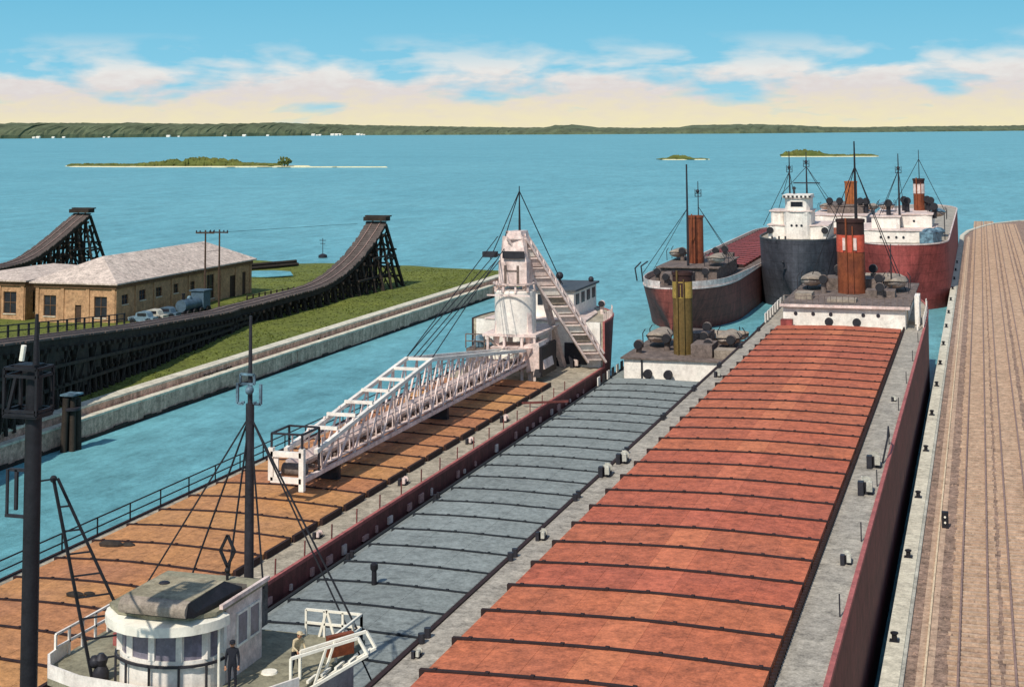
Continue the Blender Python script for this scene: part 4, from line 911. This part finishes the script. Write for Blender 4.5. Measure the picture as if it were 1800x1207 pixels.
for x in (-42.95, -44.95): m.bar((x, 93, 7.35), (x, 141, 7.35), .04)
m.box(-43.2, -42.8, 93, 141, 6.16, 6.22); build('walkway', m, 'pinkwhite', bmo)
m = MB()
for x in (XL, XR): m.bar((x, 89.9, 5.2 if x == XR else 5.8), (x, 89.9, 7.9), .17)
m.bar((XL, 89.9, 5.85), (XR, 89.9, 5.85), .17); m.bar((XL, 89.9, 7.5), (XR, 89.9, 7.5), .17); m.box(XL+.18, XL+.5, 89.85, 89.98, 6.05, 7.3)
build('end_frame', m, 'white', bmo)
m = MB()
for y in (89.9, 92.5):
    m.path([(XL, y, 7.9), (XL, y, 8.8), (XR, y, 8.8), (XR, y, 7.9)], .06)
for x in (XL, XR): m.bar((x, 89.9, 8.8), (x, 92.5, 8.8), .06); m.bar((x, 92.5, 5.9), (x, 92.5, 8), .06)
build('end_rail', m, 'darksteel', bmo)
m = MB(); m.bar((-44.7, 91, 6.3), (-43.1, 91, 6.3), .42, 14); build('head_pulley', m, 'roofbrown', bmo)
m = MB()
for y in (96, 118): m.box(-44.9, -43.0, y, y+.4, 4.6, 5.7)
build('boom_rest', m, 'darksteel', ora)
# unloading tower
tx, ty = -44.4, 142.0
m = MB()
for x, y in ((-46.6, 141), (-42.6, 141), (-46.6, 146.5), (-41.9, 150)):
    m.bar((x, y, 4.1), (tx+(x-tx)*.45, 142+(y-142)*.35, 18.0 if y < 149 else 15.4), .26)
m.box(-47.4, -41.9, 140.2, 148.6, 8.35, 8.6)
tw = build('unloading_tower', m, 'pinkwhite', ora)
m = MB(); m.smooth = True
m.lathe((-44.6, 142.2, 8.6), [(2.05, 0), (2.05, 4.0), (1.9, 4.1), (1.5, 4.2)], 26); build('hopper_drum', m, 'white', tw)
m = MB(); m.box(-46.8, -42.4, 139.9, 140.0, 12.3, 12.45)
for k in range(6): a = math.pi*(1+k/5); m.bar((-44.6+2.1*math.cos(a), 142.2+2.1*math.sin(a), 12.6), (-44.6+1.9*math.cos(a), 142.2+1.9*math.sin(a), 13.5), .09)
m.path([(-44.6+2.15*math.cos(math.pi*(1+k/8)), 142.2+2.15*math.sin(math.pi*(1+k/8)), 13.4) for k in range(9)], .08); build('drum_railing', m, 'pinkwhite', tw)
m = MB(); m.box(-45.9, -43.0, 140.9, 143.2, 13.2, 15.5); m.loft([[(-45.9, 140.9, 15.5), (-43, 140.9, 15.5), (-43, 143.2, 15.5), (-45.9, 143.2, 15.5)], [(-45.3, 141.4, 17.9), (-43.6, 141.4, 17.9), (-43.5, 143.6, 17.9), (-45.2, 143.6, 17.9)], [(-45.0, 141.6, 18.5), (-43.8, 141.6, 18.5), (-43.6, 143.4, 18.5), (-44.9, 143.4, 18.5)]]); build('tower_head', m, 'pinkwhite', tw)
m = MB(); m.box(-45.4, -43.2, 140.6, 140.88, 15.9, 16.6); m.box(-47.6, -46.2, 140.9, 141.7, 15.95, 16.5); m.box(-46.2, -45.5, 141.1, 141.3, 16.1, 16.3); build('sheave_housing', m, 'darksteel', tw)
m = MB()
for x in (-45.2, -43.9): m.box(x-.12, x+.12, 140.84, 140.9, 13.4, 15.2)
m.box(-45.2, -43.9, 140.85, 140.89, 14.6, 14.75); build('ladder', m, 'roofbrown', tw)
m = MB(); m.loft([[(-46, 140.5, 5.2), (-43.2, 140.5, 5.2), (-43.2, 143, 5.2), (-46, 143, 5.2)], [(-46.4, 139.6, 7.4), (-42.2, 139.6, 7.4), (-42.2, 143.6, 7.4), (-46.4, 143.6, 7.4)]]); m.loft([[(-42.9, 140.2, 5.0), (-41.0, 140.2, 5.4), (-41.0, 143.4, 5.4), (-42.9, 143.4, 5.0)], [(-43.1, 140.0, 7.6), (-41.6, 140.0, 7.9), (-41.6, 143.6, 7.9), (-43.1, 143.6, 7.6)]]); build('receiving_hopper', m, 'pinkwhite', tw)
m = MB(); m.box(-41.5, -41.2, 139.9, 145, 4.7, 7.5); m.loft([[(-42, 139.5, 4.7), (-41.3, 139.5, 4.7), (-41.3, 145, 4.7)], [(-42, 142.5, 7.6), (-41.3, 142.5, 7.6), (-41.3, 145, 7.6)]]); build('hopper_shadow_wedge', m, 'black', tw)  # black wedge modelled as the triangular shadow the hopper casts
m = MB(); m.lathe((-44.5, 137.3, 6.9), [(1.7, 0), (1.7, .35), (1.5, .4)], 20); build('turntable', m, 'cream', tw)
m = MB()   # trunnions, platforms under the drum
for x in (-46.9, -45.2, -43.4, -42.1): build('platform_post', MB().bar((x, 140.4, 4.2), (x, 140.4, 8.36), .12), 'pinkwhite', tw); build('platform_post', MB().bar((x, 146, 4.2), (x, 146, 8.36), .12), 'pinkwhite', tw)
m.bar((-46.9, 140.4, 8.2), (-43.4, 140.4, 5), .09); build('pump_house', MB().box(-50.5, -47.5, 144.2, 147, 4.1, 6.5), 'roofbrown', tw); build('machinery', m, 'roofbrown', tw)
railing(ora, [(-50.5, 144.1), (-47.5, 144.1)], 6.55, 1.4, (.5,), 'roofbrown', .05)
m = MB(); m.lathe((-49.5, 145.5, 6.55), [(.6, 0), (.7, .6), (.3, 1.1)], 10); m.ball((-48.5, 145.7, 6.9), .5, n=8); build('deck_engine', m, 'bluesteel', ora)
# inclined conveyor
p0, p1 = Vector((-44.4, 142.0, 18.1)), Vector((-38.3, 149.6, 5.2)); d = (p1-p0).normalized(); side = Vector((.9, .35, 0)).normalized(); nn = side.cross(d).normalized()
if nn.z < 0: nn = -nn
m = MB()
for sx in (-.9, .9):
    for sz in (-.9, .9): m.bar(p0+side*sx+nn*sz, p1+side*sx+nn*sz, .11)
ic = build('inclined_conveyor', m, 'pinkwhite', tw)
m = MB(); n = 13
for k in range(n):
    a = p0.lerp(p1, k/n); b = p0.lerp(p1, (k+1)/n)
    for sz in (-.9, .9): m.bar(a-side*.9+nn*sz, a+side*.9+nn*sz, .06)
    for sx in (-.9, .9): m.bar(a+side*sx-nn*.9, a+side*sx+nn*.9, .06)
build('lattice', m, 'pinkwhite', ic)
m = MB()
for k in range(n):
    a = p0.lerp(p1, k/n+.006); b = p0.lerp(p1, (k+1)/n-.010); w_ = .82 if k < 6 else .74
    m.mi = (0, 1, 0, 0, 0, 1, 3, 1, 0, 1, 3, 1, 0)[k]
    m.loft([[q_+side*i*w_+nn*j*w_ for i, j in ((-1, -1), (1, -1), (1, 1), (-1, 1))] for q_ in (a, b)])
build('cover_plates', m, ['pinkwhite', 'white', 'roofbrown', 'canvas'], ic)
mast(ora, -44.4, 143.2, 18.4, 22.9, .13, .05, 'black', stay=(22.4, [(-45.6, 141.4, 17.2), (-41.6, 149, 12.6), (-46.8, 141, 15.8)]))
rig(ora, [((-46.3, 141.2, 16.3), (XL, 114, 10.2)), ((-45.4, 141.2, 16.8), (XR, 114, 10.2)), ((-46.0, 141.2, 15.9), (XL+.5, 114, 10.1)), ((-45.8, 141.2, 15.7), (XL+1.0, 114, 10.1)), ((-46.0, 141, 18), (XL, 114, 10.2))], .03, 'hoisting_cable')
# after house
m = MB(); m.box(-51.6, -38.1, 150.6, 150.88, 4.1, 8.62); ho = build('deckhouse', m, 'white', ora)
m = MB(); m.prism([(-50.6, 150.5), (-39.6, 150.5), (-40.2, 158), (-42.2, 163), (-47.6, 163), (-49.8, 158)], 8.66, 8.8); build('house_deck', m, 'pinkwhite', ho)
m = MB(); m.box(-41.9, -39.5, 150.5, 150.597, 4.3, 6.5); build('doorway', m, 'darksteel', ho)
m = MB(); m.box(-47.3, -41.5, 153, 162.6, 8.8, 11.45); uh = build('upper_house', m, 'white', ora)
m = MB(); m.box(-47.6, -41.2, 152.7, 162.9, 11.45, 11.65); build('roof', m, 'grayhull', uh)
for x in (-46.4, -45.2, -44.0, -42.4):
    m = MB(); m.box(x-.28, x+.28, 152.93, 152.997, 10.0, 11.1); build('window', m, 'glass', uh)
for y in (153.8, 156.1, 158.4, 160.7):
    m = MB(); m.box(-41.497, -41.43, y, y+1.2, 10.0, 11.1); build('window', m, 'glass', uh)
m = MB(); m.lathe((-43.6, 155, 11.65), [(.15, 0), (.13, .9), (.1, 1.0)], 10); m.ball((-43.6, 155, 12.9), .42, n=12); build('radio_loop', m, 'darksteel', uh)
m = MB(); m.ball((-41.9, 161.9, 11.9), .32, n=10); build('searchlight', m, 'darksteel', uh)
cowl(ora, -39.7, 158, 8.6, 1.1, .3, col='pinkwhite')
for k in range(10):
    y = 151.6+k*.8; m = MB(); xe = -44.95+O2.hb(y)-.15; m.bar((xe, y, 8.6), (xe, y, 9.5), .05); build('stanchion', m, 'pinkwhite', ora)
for x, y, s in ((-45.0, 151, .9), (-42.3, 151.4, .9), (-40.6, 150.4, .8), (-47.8, 151, .8)): winch(ora, x, y, 4.1, s, 'darksteel', 'pinkwhite')
m = MB(); m.box(-47.6, -46.4, 149.4, 150.5, 4.1, 5.6); build('deck_locker', m, 'pinkwhite', ora)
# ---------------------------------------------------------------- brown ship behind, stern to viewer
D = thing('lake_freighter', 'dark maroon freighter seen from its rounded stern, brown funnel amidst rigging', 'ship', (-41.8, 207, 0), 'moored lake freighters')
zd = lambda y: 6.0+max(0, (222-y)/15)**2*.3
HD = Hull(-41.9, 13.6, 206, 352, 'stern', 'bow', 22, 24, zd, bul=0); HD.make(D, 'brownhull', 'roofbrown', gun='pinkwhite')
m = MB(); S_ = stations(206.6, 262, 20, 1)
for sg in (-1, 1):
    rings = []
    for y in S_[:-14]:
        d_ = HD.hb(y)-.06; hz = .95*max(.1, min(1, (262-y)/40)); rings.append([(-41.9+sg*d_, y, zd(y)), (-41.9+sg*d_, y, zd(y)+hz), (-41.9+sg*(max(.05, d_-.12)), y, zd(y)+hz), (-41.9+sg*max(.05, d_-.12), y, zd(y))])
    m.loft(rings)
build('bulwark', m, 'pinkwhite', D)
hatches(D, -46.5, -37.3, 243, 3.7, 24, 6.0, .4, .3, ['brownhull', 'redhull'], 'seam', gap=.3, cols=6, strip=(0, 6))
m = MB(); m.box(-46.2, -37.6, 219, 238, 5.9, 8.0); dh = build('deckhouse', m, 'roofbrown', D)
m = MB(); m.box(-46.6, -37.2, 218.5, 238.5, 8.0, 8.15); build('house_roof', m, 'roofbrown', dh)
stack(D, -41.9, 226, 8.1, 15.3, 1.15, [(8.1, 15.3, 'rustystack')])
mast(D, -42.2, 221, 8, 23.2, .2, .12, 'darksteel', stay=(16.6, [(-48, 216, 7.4), (-47.3, 219.5, 7.4)]))
mast(D, -41.9, 228.5, 8, 20.4, .14, .06, 'darksteel', top=18.6, stay=(16.5, [(-36.5, 232, 7.4), (-36, 228, 7.4)]))
for x, y, h in ((-45.6, 215, 1.6), (-38.6, 215.5, 1.7), (-44.6, 229, 1.6), (-39.2, 228, 1.8), (-40.6, 212, 1.3), (-43.6, 211.5, 1.2), (-38.8, 234, 1.6)): cowl(D, x, y, 6.2 if y < 218 else 8.1, h, .45, col='roofbrown')
lifeboat(D, -45.7, 231.5, 8.1, 6.5); lifeboat(D, -38.2, 222.5, 8.1, 6.5)
m = MB(); m.path([(-47.3, 208.9, 7), (-47.5, 208.6, 8.8), (-46.8, 209.4, 9.6)], .1, 6); m.path([(-46.2, 207.8, 7), (-46.4, 207.6, 9.2), (-45.6, 208.4, 9.8)], .1, 6); build('stern_davit', m, 'darksteel', D)
for b_ in ((-44.6, -40.4, 212.6, 217, 6.1, 7.7), (-40.4, -38.4, 239, 241, 6, 8.6)): build('steering_house', MB().box(*b_), 'roofbrown', D)
# ---------------------------------------------------------------- black hulled ship, bow to viewer
E_ = thing('lake_freighter', 'black hulled freighter seen bow first with a tall white pilothouse', 'ship', (-28.8, 240, 0), 'moored lake freighters')
ze = lambda y: 10.6 if y < 262 else max(7.4, 10.6-(y-262)*.8)
HE = Hull(-28.6, 13.4, 238.5, 372, 'stern', 'stern', 12, 16, ze, bul=.25); HE.make(E_, 'blackhull', 'deckgray', gun='grayhull')
def house(root, x0, x1, y0, y1, z0, z1, mt='white', name='deckhouse', front=0.6, roof='pinkwhite', rn='roof', port=0, win=0, wz=None):
    o = build(name, MB().prism([(x0, y0+front), (x0+(x1-x0)*.12, y0+front*.3), (x0+(x1-x0)*.3, y0), (x0+(x1-x0)*.7, y0), (x0+(x1-x0)*.88, y0+front*.3), (x1, y0+front), (x1, y1), (x0, y1)], z0, z1), mt, root)
    e = .25; build(rn, MB().prism([(x0-e, y0+front-e), (x0+(x1-x0)*.3, y0-e), (x0+(x1-x0)*.7, y0-e), (x1+e, y0+front-e), (x1+e, y1+e), (x0-e, y1+e)], z1, z1+.16), roof, o)
    for k in range(port):
        x = x0+(x1-x0)*(.32+.36*k/max(1, port-1)); build('porthole', MB().bar((x, y0-.05, (z0+z1)/2), (x, y0+.02, (z0+z1)/2), .2, 10), 'glass', o)
    for k in range(win):
        x = x0+(x1-x0)*(.31+.38*k/max(1, win-1)); build('window', MB().box(x-.2, x+.2, y0-.04, y0+.02, wz[0], wz[1]), 'glass', o)
    return o
house(E_, -33.4, -24.0, 244.5, 256, 10.6, 12.7, port=0)
house(E_, -30.9, -26.5, 243.5, 251, 10.65, 15.0, front=1.2, port=3, name='forward_house')
house(E_, -30.7, -26.7, 244.2, 250, 15.16, 17.1, front=1.2, win=6, wz=(15.8, 16.6), name='pilothouse')
house(E_, -33.2, -30.95, 246, 253, 12.87, 14.9, name='cabin')
build('upper_bridge', MB().box(-30.9, -26.5, 243.9, 250, 17.26, 17.7), 'white', E_)
m = MB()
for k in range(7): m.box(-30.8+k*.68, -30.45+k*.68, 243.82, 243.88, 17.3, 17.6)
build('bridge_dodger', m, 'darksteel', E_)
mast(E_, -30.5, 250.5, 15, 24.7, .17, .07, 'darksteel', top=21.7, stay=(21.3, [(-34.5, 247, 12.6), (-30, 252, 17.3), (-33.8, 256, 12.6)]))
mast(E_, -27.7, 250.5, 15, 24.5, .2, .07, 'darksteel', arm=(19.4, 2.2), top=22.6, stay=(22.1, [(-31.6, 248, 17.6), (-21.5, 250, 13), (-23, 256, 12.6)]))
for x, y in ((-32.8, 242.8), (-24.2, 243.6)): cowl(E_, x, y, 10.6, 1.5, .5, col='white')
cowl(E_, -29.5, 248, 17.3, 1.3, .25)
hatches(E_, -33.5, -23.8, 268, 3.7, 12, 7.4, .4, .3, ['red'], 'seam', gap=.3, cols=6)
house(E_, -34, -23, 316, 345, 7.4, 10.3, port=0, name='after_house')
house(E_, -31.5, -24, 322, 340, 10.46, 12.0, 'roofbrown', name='engine_casing', roof='roofbrown')
stack(E_, -26.9, 328, 12.1, 17.0, 1.3, [(12.1, 17.0, 'orangestack')])
for x in (-31, -28.9, -24.6, -23.4): cowl(E_, x, 323, 10.4, 2.6, .6)
lifeboat(E_, -32.5, 330, 10.4, 7); lifeboat(E_, -22.7, 330, 10.4, 7)
m = MB()
for x in (-32.3, -30.2, -31.2): m.box(x-.12, x+.12, 240.6, 240.9, 10.7, 11.3)
build('bitts', m, 'darksteel', E_)
m = MB(); m.ball((-30.4, 238.6, 7.4), .22, n=8); m.bar((-30.4, 238.7, 7.4), (-30.4, 238.7, 6.2), .09); m.bar((-30.9, 238.8, 6.4), (-29.9, 238.8, 6.4), .1); build('anchor', m, 'darksteel', E_)
# ---------------------------------------------------------------- red hulled ship at the dock, stern to viewer
Fs = thing('lake_freighter', 'high red hulled freighter at the dock behind the red hatched ship', 'ship', (-12.4, 242, 0), 'moored lake freighters')
HF = Hull(-12.6, 14.6, 238.8, 365, 'stern', 'bow', 13, 22, lambda y: 10.2, bul=.2); HF.make(Fs, 'redhull', 'deckgray', gun='pinkwhite')
house(Fs, -18.9, -7.4, 244.6, 262, 10.25, 12.1, port=0, front=.5, name='after_house')
for x in (-15.6, -14.4, -13.2, -12.1): build('porthole', MB().bar((x, 244.5, 11.1), (x, 244.62, 11.1), .2, 10), 'glass', Fs)
house(Fs, -16.6, -7.9, 251, 268, 12.27, 14.3, front=.5, port=2, name='upper_house')
house(Fs, -17.2, -12.8, 247.5, 250.6, 12.27, 14.1, front=.3, name='cabin')
stack(Fs, -10.2, 262, 14.4, 19.7, .92, [(14.4, 17.3, 'rustystack'), (17.3, 18.9, 'pinkwhite'), (18.9, 19.8, 'blackstack')])
mast(Fs, -12.9, 250.5, 12.2, 24.2, .22, .07, 'darksteel', top=21.6, stay=(21.5, [(-16, 248, 14.2), (-12.2, 254, 14.4), (-15.8, 252, 14.2)]))
mast(Fs, -10.2, 265, 14, 24.6, .12, .05, 'darksteel', stay=(23, [(-14.8, 262, 14.4), (-6.0, 262, 14.2)]))
for x, y, z_ in ((-14.6, 250, 14.3), (-11.9, 256, 14.4), (-12.6, 260, 14.4), (-8.2, 258, 14.4), (-8.9, 262, 14.4), (-7.6, 256, 13.5)): cowl(Fs, x, y, z_, 1.9, .5)
lifeboat(Fs, -15.3, 257, 14.4, 6, 'bluesteel'); lifeboat(Fs, -7.2, 259, 13.2, 6, 'bluesteel')
m = MB(); m.prism([(-9.6, 243), (-7.5, 242.5), (-6.3, 246), (-6.6, 250), (-9, 250)], 10.2, 12.0); m.ball((-8.0, 244.5, 12.0), 1.3, sz=.5, n=10); m.ball((-6.9, 248, 11.9), 1.1, sz=.6, n=10); build('canvas_covered_gear', m, 'bluesteel', Fs)
m = MB(); m.bar((-5.9, 250, 10.4), (-5.9, 250, 14.6), .07); m.bar((-5.9, 250, 14.4), (-6.9, 250, 14.9), .06); build('davit', m, 'darksteel', Fs)
# ================================================================ PEOPLE
def person(name, label, joints, edges, radii, zones, mats, loc, facing=0, extra=None):
    me = bpy.data.meshes.new('p'); me.from_pydata(joints, edges, []); ob = bpy.data.objects.new('p', me); scn.collection.objects.link(ob)
    md = ob.modifiers.new('s', 'SKIN'); sv = me.skin_vertices[0].data
    for i, r in enumerate(radii): sv[i].radius = (r, r) if not isinstance(r, tuple) else r
    sv[0].use_root = True
    sub = ob.modifiers.new('d', 'SUBSURF'); sub.levels = 2; sub.render_levels = 2
    dg = bpy.context.evaluated_depsgraph_get(); m2 = bpy.data.meshes.new_from_object(ob.evaluated_get(dg))
    bpy.data.objects.remove(ob); bpy.data.meshes.remove(me)
    for m in mats: m2.materials.append(M[m])
    m2.polygons.foreach_set('use_smooth', [True]*len(m2.polygons))
    for p in m2.polygons: p.material_index = zones(p.center)
    o = bpy.data.objects.new(name, m2); scn.collection.objects.link(o); o.location = loc; o.rotation_euler.z = facing
    o['label'] = label; o['category'] = 'person'; ROOT[o.name] = Vector((0, 0, 0))
    return o
def figure(lean=0, armL=((-.24, .02, 1.12), (-.25, -.08, .88)), armR=((.24, .02, 1.12), (.25, -.08, .88)), legs=((-.11, 0, .48), (-.12, 0, .06), (.11, 0, .48), (.12, 0, .06))):
    # faces -y.  0 pelvis 1 waist 2 chest 3 neck 4 head base 5 head top ...
    def L(v): return (v[0], v[1]-lean*max(0, v[2]-.95), v[2]-abs(lean)*.25*max(0, v[2]-.95))
    J = [(0, 0, .95), L((0, 0, 1.12)), L((0, 0, 1.36)), L((0, 0, 1.50)), L((0, -.01, 1.58)), L((0, -.01, 1.70)),
         L((-.19, 0, 1.42)), L(armL[0]), L(armL[1]), L((.19, 0, 1.42)), L(armR[0]), L(armR[1]),
         (-.1, 0, .88), legs[0], legs[1], (.1, 0, .88), legs[2], legs[3],
         (legs[1][0], legs[1][1]-.15, .04), (legs[3][0], legs[3][1]-.15, .04)]
    Ed = [(0, 1), (1, 2), (2, 3), (3, 4), (4, 5), (2, 6), (6, 7), (7, 8), (2, 9), (9, 10), (10, 11), (0, 12), (12, 13), (13, 14), (0, 15), (15, 16), (16, 17), (14, 18), (17, 19)]
    Ra = [(.15, .11), (.14, .105), (.17, .115), .055, .095, .085, .065, .05, .035, .065, .05, .035, .09, .065, .05, .09, .065, .05, .045, .045]
    # hands: palm + five fingers each
    for w_i, sg in ((8, -1), (11, 1)):
        wx, wy, wz = J[w_i]; pi = len(J); J.append((wx, wy-.03, wz-.08)); Ed.append((w_i, pi)); Ra.append(.036)
        for k, (fx_, ln) in enumerate(((-.027, .07), (-.009, .085), (.009, .08), (.027, .065))):
            a = len(J); J.append((wx+fx_, wy-.045, wz-.125)); Ed.append((pi, a)); Ra.append(.011)
            J.append((wx+fx_*1.1, wy-.075, wz-.125-ln*.7)); Ed.append((a, a+1)); Ra.append(.009)
        a = len(J); J.append((wx-sg*.045, wy-.05, wz-.09)); Ed.append((pi, a)); Ra.append(.012); J.append((wx-sg*.055, wy-.075, wz-.135)); Ed.append((a, a+1)); Ra.append(.009)
    return J, Ed, Ra
def head_bits(p, hz, hy, hat):
    for nm, fn, mt in (('cap', lambda m: (m.ball((0, hy+.01, hz+.055), .115, 1, 1.05, .6, 12), m.box(-.09, .09, hy-.2, hy-.08, hz+.03, hz+.045)), hat),
                       ('hair', lambda m: m.ball((0, hy+.035, hz-.01), .105, 1, .85, .95, 12), 'darkwood'),
                       ('nose', lambda m: m.ball((0, hy-.115, hz-.05), .018, 1, 1, 1.5, 6), 'skin'),
                       ('eye', lambda m: (m.ball((-.033, hy-.095, hz-.015), .012, n=6), m.ball((.033, hy-.095, hz-.015), .012, n=6)), 'black'),
                       ('ear', lambda m: (m.ball((-.105, hy, hz-.03), .022, .5, 1, 1.4, 6), m.ball((.105, hy, hz-.03), .022, .5, 1, 1.4, 6)), 'skin')):
        m = MB(); fn(m); build(nm, m, mt, p)
J, Ed, Ra = figure()
def zone1(c):
    if c.z > 1.545: return 1
    if c.z < .87 and abs(c.x) > .19: return 1
    if c.z < .07: return 2
    return 0
p1_ = person('person', 'man in a dark uniform and cap standing beside the round pilothouse', J, Ed, Ra, zone1, ['navy', 'skin', 'black'], (-27.62, 51.95, 7.6), R(20))
head_bits(p1_, 1.66, -.01, 'navy')
J, Ed, Ra = figure(.45, armL=((-.26, -.16, 1.16), (-.2, -.40, 1.05)), armR=((.26, -.14, 1.14), (.2, -.38, 1.0)), legs=((-.12, -.04, .48), (-.14, .08, .06), (.12, -.08, .48), (.14, -.12, .06)))
def zone2(c):
    if c.z > 1.46: return 1
    if c.y < -.46 and c.z < 1.1 and c.z > .7: return 1
    if c.z < .92: return 2
    return 0
p2_ = person('person', 'man in a tan jacket and dark trousers leaning towards the right gangway', J, Ed, Ra, zone2, ['tan', 'skin', 'navy'], (-25.95, 53.9, 7.6), R(60))
head_bits(p2_, 1.585, -.31, 'tan')
print('objects', len(bpy.data.objects))
